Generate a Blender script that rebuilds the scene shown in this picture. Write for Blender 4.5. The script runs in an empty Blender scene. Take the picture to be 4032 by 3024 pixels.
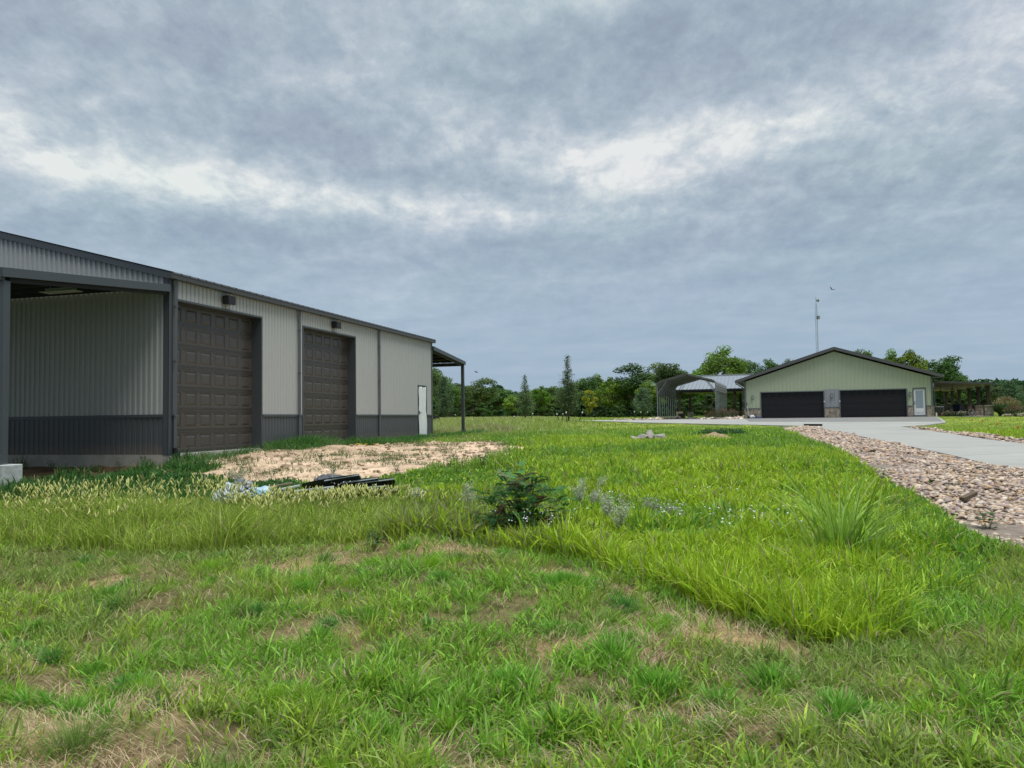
import bpy, math, random
import numpy as np
from mathutils import Vector, Matrix

S = bpy.context.scene
COL = S.collection
rng = np.random.default_rng(7)
random.seed(7)

# ------------------------------------------------------------------ camera
F, ROLL, PITCH, EYE = 3030.0, 0.0138, math.atan(134.5 / 3030.0), 1.55
cam = bpy.data.cameras.new('camera')
cam.sensor_width = 36.0
cam.lens = 36.0 * F / 4032.0
cam.clip_end = 3000
camo = bpy.data.objects.new('camera', cam)
COL.objects.link(camo)
fw = Vector((0, math.cos(PITCH), math.sin(PITCH)))
up0 = Vector((0, -math.sin(PITCH), math.cos(PITCH)))
rt0 = Vector((1, 0, 0))
# the horizon rises to the right in the photograph: the camera is rolled a little clockwise
rt = rt0 * math.cos(ROLL) - up0 * math.sin(ROLL)
up = rt0 * math.sin(ROLL) + up0 * math.cos(ROLL)
m = Matrix((rt, up, -fw)).transposed().to_4x4()
m.translation = (0, 0, EYE)
camo.matrix_world = m
S.camera = camo

# ------------------------------------------------------------------ sky
world = bpy.data.worlds.new('World')
S.world = world
world.use_nodes = True
nt = world.node_tree
nt.nodes.clear()


class NG:
    """small node-graph helper"""
    def __init__(s, tree):
        s.t = tree
    def n(s, typ, **kw):
        nd = s.t.nodes.new(typ)
        for k, v in kw.items():
            if k in nd.bl_rna.properties and k not in ('inputs',):
                setattr(nd, k, v)
            else:
                nd.inputs[k].default_value = v
        return nd
    def l(s, a, b):
        s.t.links.new(a, b)
    def _set(s, sock, v):
        if hasattr(v, 'is_output') or isinstance(v, bpy.types.NodeSocket):
            s.t.links.new(v, sock)
        else:
            sock.default_value = v
    def m(s, op, a, b=0.0, c=0.0, clamp=False):
        nd = s.t.nodes.new('ShaderNodeMath')
        nd.operation = op
        nd.use_clamp = clamp
        for i, v in enumerate((a, b, c)):
            s._set(nd.inputs[i], v)
        return nd.outputs[0]
    def noise(s, vec, scale, detail=5, rough=.55, dist=0.0, dim='3D'):
        nd = s.t.nodes.new('ShaderNodeTexNoise')
        nd.noise_dimensions = dim
        if vec is not None:
            s.l(vec, nd.inputs['Vector'])
        nd.inputs['Scale'].default_value = scale
        nd.inputs['Detail'].default_value = detail
        nd.inputs['Roughness'].default_value = rough
        nd.inputs['Distortion'].default_value = dist
        return nd.outputs[0]
    def ramp(s, f, pts, interp='LINEAR'):
        nd = s.t.nodes.new('ShaderNodeValToRGB')
        cr = nd.color_ramp
        cr.interpolation = interp
        while len(cr.elements) < len(pts):
            cr.elements.new(.5)
        for e, (p, c) in zip(cr.elements, pts):
            e.position = p
            e.color = tuple(c) + (1,) if len(c) == 3 else c
        s._set(nd.inputs[0], f)
        return nd.outputs[0]
    def mix(s, f, a, b, mode='MIX'):
        nd = s.t.nodes.new('ShaderNodeMix')
        nd.data_type = 'RGBA'
        nd.blend_type = mode
        nd.clamp_factor = True
        s._set(nd.inputs[0], f)
        for i, v in ((6, a), (7, b)):
            if isinstance(v, (tuple, list)) and len(v) == 3:
                v = tuple(v) + (1,)
            s._set(nd.inputs[i], v)
        return nd.outputs[2]
    def comb(s, x, y, z):
        nd = s.t.nodes.new('ShaderNodeCombineXYZ')
        for i, v in enumerate((x, y, z)):
            s._set(nd.inputs[i], v)
        return nd.outputs[0]


SUN_EL, SUN_AZ = math.radians(66), math.radians(140)   # azimuth from +Y, clockwise
g = NG(nt)
tc = g.n('ShaderNodeTexCoord')
sep = g.n('ShaderNodeSeparateXYZ')
g.l(tc.outputs['Generated'], sep.inputs[0])
dx, dy, dz = sep.outputs
el = g.m('ARCSINE', dz)
az = g.m('ARCTAN2', dx, dy)
zc = g.m('ADD', g.m('MAXIMUM', dz, 0.0), .13)
px, py = g.m('DIVIDE', dx, zc), g.m('DIVIDE', dy, zc)
pv = g.comb(px, py, 0.0)
# slow drift of the cloud deck, then its mottled underside
n_big = g.noise(pv, .55, 4, .55, .6)
pv2 = g.comb(g.m('ADD', px, g.m('MULTIPLY', py, .35)), g.m('MULTIPLY', py, 1.25), 0.4)
zc2 = g.m('ADD', g.m('MAXIMUM', dz, 0.0), .34)
pv3 = g.comb(g.m('DIVIDE', dx, zc2), g.m('DIVIDE', dy, zc2), 1.7)
n_mid = g.noise(pv2, 2.4, 5, .55, .3)
n_fine = g.noise(pv3, 9.0, 3, .5, .8)
n_puff = g.noise(g.comb(g.m('DIVIDE', dx, zc2), g.m('MULTIPLY', g.m('DIVIDE', dy, zc2), .75), 3.1), 26.0, 6, .68, .1)
n_warp = g.noise(pv, 1.3, 3, .5)


def px_dir(u, v):
    ddx, ddy = u - 2016, 1512 - v
    xr = ddx * math.cos(ROLL) + ddy * math.sin(ROLL)
    yr = -ddx * math.sin(ROLL) + ddy * math.cos(ROLL)
    d = np.array([xr, F * math.cos(PITCH) - yr * math.sin(PITCH), F * math.sin(PITCH) + yr * math.cos(PITCH)])
    return d / np.linalg.norm(d)


# thin and thick places of the cloud deck: (direction given as degrees azimuth / elevation, spread, amount)
def patch(u, v, ru, rv, tilt, amt):
    d = px_dir(u, v)
    return math.atan2(d[0], d[1]), math.asin(d[2]), ru / F, rv / F, math.radians(tilt), amt


PATCHES = [patch(500, 640, 560, 95, -7, .40), patch(1250, 790, 620, 60, -6, .34), patch(2050, 560, 420, 100, -8, .34),
           patch(2650, 600, 420, 110, 12, .42), patch(3180, 470, 330, 70, 16, .30), patch(3950, 160, 260, 170, 10, .36),
           patch(2300, 860, 480, 32, -2, .22), patch(1250, 330, 330, 130, 10, .12), patch(3000, 1015, 330, 22, 0, .18),
           patch(1200, 500, 420, 100, 0, -.30), patch(2800, 230, 800, 150, -4, -.30), patch(700, 120, 800, 110, -5, -.22),
           patch(1950, 720, 320, 65, -5, -.26), patch(1500, 960, 1500, 85, -2, -.22), patch(3300, 880, 700, 110, 6, -.16),
           patch(3500, 620, 500, 90, 8, -.10), patch(100, 350, 400, 160, 0, .06)]
acc = g.m('MULTIPLY', n_warp, 0.0)
waz = g.m('ADD', az, g.m('MULTIPLY', g.m('SUBTRACT', n_mid, .5), .10))
wel = g.m('ADD', el, g.m('MULTIPLY', g.m('SUBTRACT', n_warp, .5), .07))
for a0, e0, ra, re, tl, amt in PATCHES:
    amt = amt * (.88 if amt > 0 else .85)
    A = g.m('SUBTRACT', waz, a0)
    E = g.m('SUBTRACT', wel, e0)
    A2 = g.m('DIVIDE', g.m('ADD', g.m('MULTIPLY', A, math.cos(tl)), g.m('MULTIPLY', E, math.sin(tl))), ra)
    E2 = g.m('DIVIDE', g.m('SUBTRACT', g.m('MULTIPLY', E, math.cos(tl)), g.m('MULTIPLY', A, math.sin(tl))), re)
    r2 = g.m('ADD', g.m('MULTIPLY', A2, A2), g.m('MULTIPLY', E2, E2))
    acc = g.m('ADD', acc, g.m('MULTIPLY', g.m('EXPONENT', g.m('MULTIPLY', r2, -.7)), amt))
acc = g.m('ADD', g.m('MULTIPLY', g.m('MAXIMUM', acc, 0.0), g.m('ADD', .38, g.m('MULTIPLY', n_fine, .95))), g.m('MINIMUM', acc, 0.0))
dens = g.m('ADD', acc, g.m('MULTIPLY', g.m('SUBTRACT', n_big, .5), .45))
dens = g.m('ADD', dens, g.m('MULTIPLY', g.m('SUBTRACT', n_mid, .5), .62))
# fine mottling fades towards the horizon
fade = g.m('MULTIPLY', g.m('SUBTRACT', el, .06), 5.0, clamp=True)
dens = g.m('ADD', dens, g.m('MULTIPLY', g.m('MULTIPLY', g.m('ADD', g.m('MULTIPLY', g.m('SUBTRACT', n_fine, .5), .62), g.m('MULTIPLY', g.m('SUBTRACT', n_puff, .5), .78)), 1.0), fade))
dens = g.m('ADD', dens, .54)
cloud = g.ramp(dens, [(0.0, (.290, .345, .435)), (.22, (.333, .405, .492)), (.42, (.400, .485, .555)), (.62, (.500, .582, .645)),
                      (.82, (.670, .725, .750)), (1.0, (.86, .88, .86))])
hue = g.m('MULTIPLY', g.m('SUBTRACT', g.noise(pv, 1.1, 3, .5), .38), 3.5, clamp=True)
cloud = g.mix(hue, g.mix(1.0, cloud, (1.015, .99, 1.01), 'MULTIPLY'), g.mix(1.0, cloud, (.975, 1.01, .99), 'MULTIPLY'))
# clearer, bluer air low over the horizon
lowf = g.m('SUBTRACT', 1.0, g.m('MULTIPLY', g.m('SUBTRACT', el, .02), 3.9, clamp=True))
cloud = g.mix(g.m('MULTIPLY', lowf, .75), cloud, (.300, .430, .600))
# overcast is brighter overhead; extra gain added above the frame to light the ground
hi = g.m('MULTIPLY', g.m('SUBTRACT', el, math.radians(34)), 1.5, clamp=True)
gain = g.m('ADD', 1.0, g.m('MULTIPLY', hi, 3.0))
# dimming added to the unseen low sky behind the camera, darkens the lean-to
back = g.m('MULTIPLY', g.m('MULTIPLY', g.m('MULTIPLY', dy, -1.6), 1.0, clamp=True), g.m('SUBTRACT', 1.0, hi))
gain = g.m('MULTIPLY', gain, g.m('SUBTRACT', 1.0, g.m('MULTIPLY', back, .45)))
sc = g.n('ShaderNodeVectorMath', operation='SCALE')
g.l(cloud, sc.inputs[0])
g.l(g.m('MULTIPLY', gain, 10.0), sc.inputs['Scale'])
sky = g.n('ShaderNodeTexSky', sky_type='NISHITA')
sky.sun_disc = False
sky.sun_elevation = SUN_EL
sky.sun_rotation = SUN_AZ
allsky = g.mix(.90, sky.outputs[0], sc.outputs[0])
bg = g.n('ShaderNodeBackground', Strength=.1)
g.l(allsky, bg.inputs[0])
wo = g.n('ShaderNodeOutputWorld')
g.l(bg.outputs[0], wo.inputs[0])
world.cycles.sampling_method = 'MANUAL'
world.cycles.sample_map_resolution = 512

sun = bpy.data.lights.new('sun', 'SUN')
sun.energy = 2.3
sun.angle = math.radians(30)
sun.color = (1, .97, .92)
suno = bpy.data.objects.new('sun', sun)
COL.objects.link(suno)
sd = Vector((math.sin(SUN_AZ) * math.cos(SUN_EL), math.cos(SUN_AZ) * math.cos(SUN_EL), math.sin(SUN_EL)))
suno.rotation_euler = (-sd).to_track_quat('-Z', 'Y').to_euler()
suno.location = (0, 0, 60)
S.view_settings.view_transform = 'Standard'
S.view_settings.look = 'None'
S.view_settings.exposure = 0.0
S.view_settings.gamma = 1.0
S.cycles.max_bounces = 7
S.cycles.diffuse_bounces = 3
S.cycles.glossy_bounces = 2
S.cycles.transmission_bounces = 4
S.cycles.sample_clamp_indirect = 6

# ------------------------------------------------------------------ ground height and picture-to-ground helpers
GY = [-20, 0, 5, 9, 12, 18, 26, 38, 50, 58, 66, 90, 130, 400]
GZ = [0, 0, .02, .1, .2, .46, .6, .72, .98, 1.14, 1.2, 1.32, 1.44, 1.5]
TH = math.radians(15.6)
BD = np.array([math.sin(TH), math.cos(TH)])         # along the shop's long wall
BN = np.array([BD[1], -BD[0]])                      # out of the long wall
BC, BS, SLAB = -12.65, 15.25, .809


def bumps(x, y):
    return (.018 * np.sin(2.3 * x + 1.1 * y) + .014 * np.sin(4.1 * y - 1.7 * x + 1) + .012 * np.sin(5.7 * x + .4 + 2.9 * y) + .03 * np.sin(.7 * x - .9 * y + 2))


def in_poly(x, y, poly):
    x = np.asarray(x, float); y = np.asarray(y, float)
    r = np.zeros(x.shape, bool)
    n = len(poly)
    for i in range(n):
        x1, y1 = poly[i]; x2, y2 = poly[(i + 1) % n]
        if y1 == y2:
            continue
        c = ((y1 > y) != (y2 > y)) & (x < (x2 - x1) * (y - y1) / (y2 - y1) + x1)
        r ^= c
    return r


def g0(x, y):
    x = np.asarray(x, float); y = np.asarray(y, float)
    z = np.interp(y, GY, GZ)
    wd = x * BN[0] + y * BN[1] - BC
    s = x * BD[0] + y * BD[1] - BS
    z = z + .2 * np.exp(-(np.maximum(wd, 0) / 2.4) ** 2) / (1 + np.exp(-(s + .1) / .12)) * np.exp(-((s - 3) / 7.0) ** 2) * (wd > -2)
    return z


def on_ground(u, v, dz=0.0):
    d = px_dir(u, v)
    t = np.linspace(1.0, 420, 80000) / d[1]
    z = EYE + t * d[2] - g0(t * d[0], t * d[1]) - dz
    i = int(np.argmax(z < 0))
    return (float(t[i] * d[0]), float(t[i] * d[1]))


def at_Y(u, v, Y):
    d = px_dir(u, v)
    return d[0] * Y / d[1], Y, EYE + d[2] * Y / d[1]


DRIVE_L = [(9.6, -8), (9.6, 0), (9.7, 11), (9.9, 15), (10.15, 17), (11.13, 21.2), (12.08, 25.15), (14.2, 33.2), (16.1, 40.6)]
DRIVE_R = [(13.4, -8), (13.4, 0), (13.5, 11), (13.9, 17), (14.94, 22.5), (15.67, 25.7), (17.7, 31.6), (20.0, 39.0)]
HA = math.radians(-20)
HE = np.array([math.cos(HA), math.sin(HA)]); HD = np.array([-math.sin(HA), math.cos(HA)])
HO = np.array([19.66, 65.03]); HZ = 1.25


def hpt(x, y):
    return tuple(HO + HE * x + HD * y)


apron_front = [on_ground(*p) for p in [(3165, 1682), (3115, 1680), (2811, 1673), (2500, 1666), (2300, 1660.5)]]
apron_right = [on_ground(*p) for p in [(3545, 1684), (3640, 1678), (3722, 1667), (3724, 1662)]]
DRIVE = DRIVE_L + apron_front + [hpt(-16, 0), hpt(-8.2, -1.6), hpt(-6.4, -1.2), hpt(-6.4, 14), hpt(-3.2, 14), hpt(-3.2, -1.5), hpt(-.4, -2.2), hpt(-.2, -.01), hpt(14.3, -.01)] + apron_right[::-1] + DRIVE_R[::-1]
GRAV = DRIVE_L[2:] + [on_ground(3165, 1683), on_ground(3079, 1690), (12.0, 33), (9.9, 25.8), (8.1, 18.25), (7.05, 15.0), (6.35, 12.8), (5.95, 10.9), (5.5, 9.7), (5.3, 8.6), (5.3, 7.5), (7.6, 6.5), (9.6, 6)]
GRAV_R = DRIVE_R[1:] + [(20.6, 39.6), (18.6, 31.6), (16.6, 25.6), (15.8, 22.3), (14.8, 17), (14.3, 11), (14.2, 0)]
ROCKS_L = [hpt(-11.5, -1.2), hpt(-8.5, -2.0), hpt(-6.9, -1.3), hpt(-6.5, 9), hpt(-7.8, 9), hpt(-8.0, -.8)]
ROCKS_M = [hpt(-3.9, -2.2), hpt(-1.2, -3.0), hpt(-.2, -1.9), hpt(-.1, 4.0), hpt(-1.9, 6.0), hpt(-1.9, -.4)]
DIRT = [tuple(BD * (BS + q) + BN * (BC + w)) for q, w in ((.2, 1.3), (.9, .35), (4, .3), (8, .3), (12, .4), (16, .6), (19, .9))] + [
    (-.7, 31.8), (.1, 28), (.4, 23.5), (0, 20.4), (-.9, 18.4), (-2.0, 17.1), (-3.1, 16.2), (-4.4, 15.4), (-6.0, 15.3), (-7.3, 16.2), (-7.6, 17.2)]
SHOP = [tuple(BD * (BS + s) + BN * (BC + w)) for s, w in ((0, 0), (16.75, 0), (16.75, -12.2), (0, -12.2))]
HOUSE = [hpt(0, 0), hpt(14.1, 0), hpt(14.1, 22), hpt(0, 22)]
PATIO_R = [hpt(14.1, 2.2), hpt(19.0, 2.2), hpt(19.0, 22), hpt(14.1, 22)]
BOUND = [(-30, 9.6), (-9, 9.2), (-5.94, 9.05), (-5.2, 8.85), (-3.4, 8.5), (-2.6, 9.2), (-1.6, 9.5), (-.7, 9.2), (-.15, 8.5)] + [
    on_ground(*p) for p in ((2120, 2215), (2300, 2245), (2445, 2290), (2600, 2350), (2730, 2385), (2930, 2450), (3127, 2510), (3290, 2550), (3420, 2560), (3530, 2530), (3620, 2440), (3700, 2350), (3850, 2250))] + [(5.3, 8.2), (9, 9), (40, 9)]


def ground_z(x, y):
    b = bumps(x, y)
    hard = in_poly(x, y, DRIVE) | in_poly(x, y, PATIO_R)
    near = np.clip((np.asarray(y) - 90) / 60, 0, 1)
    return g0(x, y) + np.where(hard, 0, b) * (1 - near * .5)


def vnoise(x, y, sc, seed=0):
    """smooth lattice noise 0..1"""
    r = np.random.default_rng(1000 + seed).random((256, 256))
    x = np.asarray(x) * sc + 500.3; y = np.asarray(y) * sc + 500.7
    xi = np.floor(x).astype(int); yi = np.floor(y).astype(int)
    fx = x - xi; fy = y - yi
    fx = fx * fx * (3 - 2 * fx); fy = fy * fy * (3 - 2 * fy)
    a = r[xi % 256, yi % 256]; b = r[(xi + 1) % 256, yi % 256]
    c = r[xi % 256, (yi + 1) % 256]; d = r[(xi + 1) % 256, (yi + 1) % 256]
    return (a * (1 - fx) + b * fx) * (1 - fy) + (c * (1 - fx) + d * fx) * fy


# ------------------------------------------------------------------ materials
MATS = {}


def pbr(name, col, rough=.6, metal=0.0, spec=.4, noise=None, bump=None, coat=0.0):
    """noise = (scale, amount, colour2) ; bump = (scale, strength)"""
    if name in MATS:
        return MATS[name]
    m = bpy.data.materials.new(name)
    m.use_nodes = True
    t = m.node_tree
    b = t.nodes['Principled BSDF']
    gg = NG(t)
    b.inputs['Roughness'].default_value = rough
    b.inputs['Metallic'].default_value = metal
    b.inputs['Specular IOR Level'].default_value = spec
    b.inputs['Coat Weight'].default_value = coat
    co = gg.n('ShaderNodeTexCoord').outputs['Object']
    c = tuple(col) + (1,)
    if noise:
        sc_, amt, c2 = noise
        f = gg.noise(co, sc_, 6, .6, .2)
        f2 = gg.noise(co, sc_ * 7, 4, .6)
        f = gg.m('ADD', gg.m('MULTIPLY', f, .7), gg.m('MULTIPLY', f2, .3))
        f = gg.m('MULTIPLY', gg.m('SUBTRACT', f, .38), 3.6 * amt, clamp=True)
        gg.l(gg.mix(f, c, tuple(c2) + (1,)), b.inputs['Base Color'])
        gg.l(gg.m('ADD', gg.m('MULTIPLY', f, .15), rough - .05), b.inputs['Roughness'])
    else:
        b.inputs['Base Color'].default_value = c
    if bump:
        bn = gg.n('ShaderNodeBump', Strength=bump[1], Distance=.02)
        gg.l(gg.noise(co, bump[0], 6, .6), bn.inputs['Height'])
        gg.l(bn.outputs[0], b.inputs['Normal'])
    MATS[name] = m
    return m


def attr_mat(name, rough=.6, trans=.0, spec=.3, vary=0.0, bump=None):
    if name in MATS:
        return MATS[name]
    m = bpy.data.materials.new(name)
    m.use_nodes = True
    t = m.node_tree
    b = t.nodes['Principled BSDF']
    gg = NG(t)
    at = gg.n('ShaderNodeAttribute', attribute_name='Col')
    c = at.outputs['Color']
    if vary:
        oi = gg.n('ShaderNodeObjectInfo')
        hs = gg.n('ShaderNodeHueSaturation')
        gg.l(c, hs.inputs['Color'])
        gg.l(gg.m('ADD', gg.m('MULTIPLY', oi.outputs['Random'], .05), .475), hs.inputs['Hue'])
        gg.l(gg.m('ADD', gg.m('MULTIPLY', gg.m('FRACT', gg.m('MULTIPLY', oi.outputs['Random'], 7.31)), vary), 1 - vary / 2), hs.inputs['Value'])
        c = hs.outputs[0]
    gg.l(c, b.inputs['Base Color'])
    b.inputs['Roughness'].default_value = rough
    b.inputs['Specular IOR Level'].default_value = spec
    if bump:
        co = gg.n('ShaderNodeTexCoord').outputs['Object']
        bn = gg.n('ShaderNodeBump', Strength=bump[1], Distance=.03)
        gg.l(gg.noise(co, bump[0], 6, .6), bn.inputs['Height'])
        gg.l(bn.outputs[0], b.inputs['Normal'])
    if trans:
        tr = gg.n('ShaderNodeBsdfTranslucent')
        gg.l(c, tr.inputs['Color'])
        mx = gg.n('ShaderNodeMixShader', Fac=trans)
        gg.l(b.outputs[0], mx.inputs[1]); gg.l(tr.outputs[0], mx.inputs[2])
        gg.l(mx.outputs[0], t.nodes['Material Output'].inputs[0])
    MATS[name] = m
    return m


# ------------------------------------------------------------------ object helpers
def tag(o, label=None, cat=None, group=None, kind=None):
    if label: o['label'] = label
    if cat: o['category'] = cat
    if group: o['group'] = group
    if kind: o['kind'] = kind
    return o


def empty(name, loc=(0, 0, 0), rz=0, label=None, cat=None, group=None):
    o = bpy.data.objects.new(name, None)
    o.empty_display_size = .2
    COL.objects.link(o)
    o.location = loc
    o.rotation_euler = (0, 0, rz)
    return tag(o, label, cat, group)


class MB:
    def __init__(s):
        s.v = []; s.f = []
    def add(s, vs, fs):
        k = len(s.v)
        s.v += [tuple(map(float, p)) for p in vs]
        s.f += [tuple(i + k for i in f) for f in fs]
        return s
    def box(s, x0, x1, y0, y1, z0, z1):
        return s.add([(x0, y0, z0), (x1, y0, z0), (x1, y1, z0), (x0, y1, z0), (x0, y0, z1), (x1, y0, z1), (x1, y1, z1), (x0, y1, z1)],
                     [(0, 3, 2, 1), (4, 5, 6, 7), (0, 1, 5, 4), (1, 2, 6, 5), (2, 3, 7, 6), (3, 0, 4, 7)])
    def beam(s, a, b, w, h, up=(0, 0, 1)):
        a = Vector(a); b = Vector(b); d = (b - a).normalized()
        sx = d.cross(Vector(up))
        if sx.length < 1e-4: sx = d.cross(Vector((1, 0, 0)))
        sx.normalize(); sz = sx.cross(d)
        vs = [p + sx * i * w / 2 + sz * j * h / 2 for p in (a, b) for i, j in ((-1, -1), (1, -1), (1, 1), (-1, 1))]
        return s.add(vs, [(0, 1, 2, 3), (7, 6, 5, 4), (0, 4, 5, 1), (1, 5, 6, 2), (2, 6, 7, 3), (3, 7, 4, 0)])
    def tube(s, pts, r, n=8, cap=True):
        pts = [Vector(p) for p in pts]
        if not hasattr(r, '__len__'): r = [r] * len(pts)
        vs = []; fs = []
        for i, p in enumerate(pts):
            d = (pts[min(i + 1, len(pts) - 1)] - pts[max(i - 1, 0)]).normalized()
            x = d.cross(Vector((0, 0, 1)))
            if x.length < .05: x = d.cross(Vector((0, 1, 0)))
            x.normalize(); y = d.cross(x)
            for k in range(n):
                a = 2 * math.pi * k / n
                vs.append(p + (x * math.cos(a) + y * math.sin(a)) * r[i])
        for i in range(len(pts) - 1):
            for k in range(n):
                fs.append((i * n + k, i * n + (k + 1) % n, (i + 1) * n + (k + 1) % n, (i + 1) * n + k))
        if cap:
            fs.append(tuple(range(n - 1, -1, -1))); fs.append(tuple((len(pts) - 1) * n + k for k in range(n)))
        return s.add(vs, fs)
    def quad(s, a, b, c, d):
        return s.add([a, b, c, d], [(0, 1, 2, 3)])
    def build(s, name, mat, parent=None, bevel=0, smooth=False, solid=0, loc=None):
        me = bpy.data.meshes.new(name)
        me.from_pydata(s.v, [], s.f)
        me.validate()
        me.update()
        me.materials.append(mat)
        if smooth:
            me.polygons.foreach_set('use_smooth', [True] * len(me.polygons))
        o = bpy.data.objects.new(name, me)
        COL.objects.link(o)
        if parent is not None: o.parent = parent
        if loc: o.location = loc
        if solid:
            md = o.modifiers.new('thickness', 'SOLIDIFY'); md.thickness = solid; md.offset = 0
        if bevel:
            md = o.modifiers.new('bevel', 'BEVEL'); md.width = bevel; md.segments = 1; md.limit_method = 'ANGLE'
        return o


def np_mesh(name, verts, loops, sizes, mat, col=None, parent=None, smooth=False):
    """verts (N,3), loops flat ints, sizes per face"""
    me = bpy.data.meshes.new(name)
    me.vertices.add(len(verts))
    me.vertices.foreach_set('co', np.ascontiguousarray(verts, np.float32).ravel())
    me.loops.add(len(loops))
    me.loops.foreach_set('vertex_index', np.ascontiguousarray(loops, np.int32))
    me.polygons.add(len(sizes))
    st = np.concatenate([[0], np.cumsum(sizes)[:-1]]).astype(np.int32)
    me.polygons.foreach_set('loop_start', st)
    if smooth:
        me.polygons.foreach_set('use_smooth', np.ones(len(sizes), bool))
    me.update(calc_edges=True)
    if col is not None:
        a = me.attributes.new('Col', 'FLOAT_COLOR', 'POINT')
        c = np.ones((len(verts), 4), np.float32); c[:, :3] = col
        a.data.foreach_set('color', c.ravel())
    me.materials.append(mat)
    o = bpy.data.objects.new(name, me)
    COL.objects.link(o)
    if parent is not None: o.parent = parent
    return o


def copy_tree(o, parent=None):
    c = o.copy(); COL.objects.link(c)
    if parent is not None:
        c.parent = parent
    for ch in list(o.children):
        copy_tree(ch, c)
    return c


# ------------------------------------------------------------------ the ground
ys = [-10.0]
while ys[-1] < 430:
    ys.append(ys[-1] + (.35 if ys[-1] < 1.5 else max(.11, .018 * ys[-1])))
ys = np.array(ys)
tt = np.linspace(-1, 1, 420)
GX = tt[None, :] * (1.15 * np.maximum(ys, 0) + 12)[:, None]
GYY = np.repeat(ys[:, None], len(tt), 1)


def lush_zone(x, y):
    xs = [p[0] for p in BOUND]; yb = [p[1] for p in BOUND]
    b = np.interp(x, xs, yb)
    return y - b           # > 0 : behind the edge, uncut


def straw_amount(x, y):
    """dry cut grass lying in the mown strip: more in the wheel track in front of the uncut edge"""
    d = lush_zone(x, y)
    s = vnoise(x, y, 1.1, 3) * .42 + vnoise(x, y, 2.9, 4) * .40 + vnoise(x, y, 8.0, 5) * .18
    track = np.exp(-((d + .55) / .4) ** 2) * (x > -1.2) * (x < 3.4) * .34
    track2 = np.exp(-((x - (.9 - .1 * y)) / .5) ** 2) * (y < 6) * .0
    left = np.exp(-((x + 2.1) / .8) ** 2 - ((y - 3.3) / .6) ** 2) * .25 + np.exp(-((x - .45) / .55) ** 2 - ((y - 5.3) / .35) ** 2) * .22
    right = np.exp(-((x - .1) / .9) ** 2 - ((y - 3.5) / .35) ** 2) * .18
    return np.clip((s + track + left + right + track2 - .595) * 5.5, 0, 1) * (d < .15)


def dirt_amount(x, y):
    jx = (vnoise(x, y, .9, 11) - .5) * 1.3 + (vnoise(x, y, 3.5, 12) - .5) * .5
    jy = (vnoise(x, y, .9, 13) - .5) * 1.3 + (vnoise(x, y, 3.5, 14) - .5) * .5
    q = x * BD[0] + y * BD[1] - BS; w_ = x * BN[0] + y * BN[1] - BC
    return (in_poly(x + jx, y + jy, DIRT) | ((q > .3) & (q < 16) & (w_ > -.3) & (w_ < 1.7))).astype(float)


def ground_colours(x, y):
    n1 = vnoise(x, y, .35, 21); n2 = vnoise(x, y, 1.7, 22); n3 = vnoise(x, y, .08, 23)
    green = np.stack([.060 + .05 * n1, .100 + .06 * n1, .020 + .01 * n1], -1)
    soil = np.stack([.14 + .06 * n2, .10 + .04 * n2, .060 + .02 * n2], -1)
    straw = np.array([.40, .28, .15]) * (.5 + .6 * n2)[..., None]
    sand = np.array([.62, .46, .32]) * (.75 + .4 * n2)[..., None]
    far = np.clip((y - 22) / 22, 0, 1)[..., None]
    lawn = np.stack([.17 + .05 * n3 + .05 * n1, .24 + .05 * n3 + .03 * n1, .045 + 0 * n1], -1)
    pale = np.stack([.26 + .06 * n1, .27 + .05 * n1, .10 + 0 * n1], -1)
    leftfield = (1 / (1 + np.exp((x - .10 * y + 0) / 2.5)))[..., None]
    c = green * (1 - far) + (lawn * (1 - leftfield * .7) + pale * leftfield * .7) * far
    mown = (lush_zone(x, y) < 0)[..., None] * (y < 10)[..., None]
    c = np.where(mown, soil * .75 + green * .25, c)
    st = straw_amount(x, y)[..., None]
    c = c * (1 - st) + straw * st
    ls_ = x * BD[0] + y * BD[1] - BS; lw_ = x * BN[0] + y * BN[1] - BC
    bare = ((ls_ < .2) & (ls_ > -4.2) & (lw_ < .1) & (lw_ > -13))[..., None]
    c = np.where(bare, soil * .8, c)
    dm = dirt_amount(x, y)[..., None]
    c = c * (1 - dm) + sand * dm
    return c


gz = ground_z(GX, GYY)
dm = dirt_amount(GX, GYY)
gz = gz + dm * (.05 * (vnoise(GX, GYY, 2.5, 31) - .5) + .035 * (vnoise(GX, GYY, 6, 32) - .5))
# ground under a hard sheet drops away a little so the two never touch
hard = in_poly(GX, GYY, DRIVE) | in_poly(GX, GYY, PATIO_R)
gz = gz - np.where(hard, .03, 0)
V = np.stack([GX, GYY, gz], -1)
nr, nc = GX.shape
i0 = (np.arange(nr - 1)[:, None] * nc + np.arange(nc - 1)[None, :]).ravel()
loops = np.stack([i0, i0 + 1, i0 + nc + 1, i0 + nc], 1).ravel()
gm = attr_mat('earth and turf', .95, 0, .1, bump=(9, .7))
t = gm.node_tree; gg = NG(t)
b = t.nodes['Principled BSDF']
at = [n for n in t.nodes if n.bl_idname == 'ShaderNodeAttribute'][0]
co = gg.n('ShaderNodeTexCoord').outputs['Object']
f = gg.m('ADD', gg.m('MULTIPLY', gg.noise(co, 14, 6, .65), .6), gg.m('MULTIPLY', gg.noise(co, 1.6, 5, .6), .5))
gg.l(gg.mix(1.0, at.outputs['Color'], gg.ramp(f, [(.40, (.38, .36, .34)), (.66, (1.4, 1.35, 1.3))]), 'MULTIPLY'), b.inputs['Base Color'])
ground = np_mesh('ground', V.reshape(-1, 3), loops, np.full(len(i0), 4), gm, ground_colours(GX, GYY).reshape(-1, 3), smooth=True)
tag(ground, kind='structure')


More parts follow.
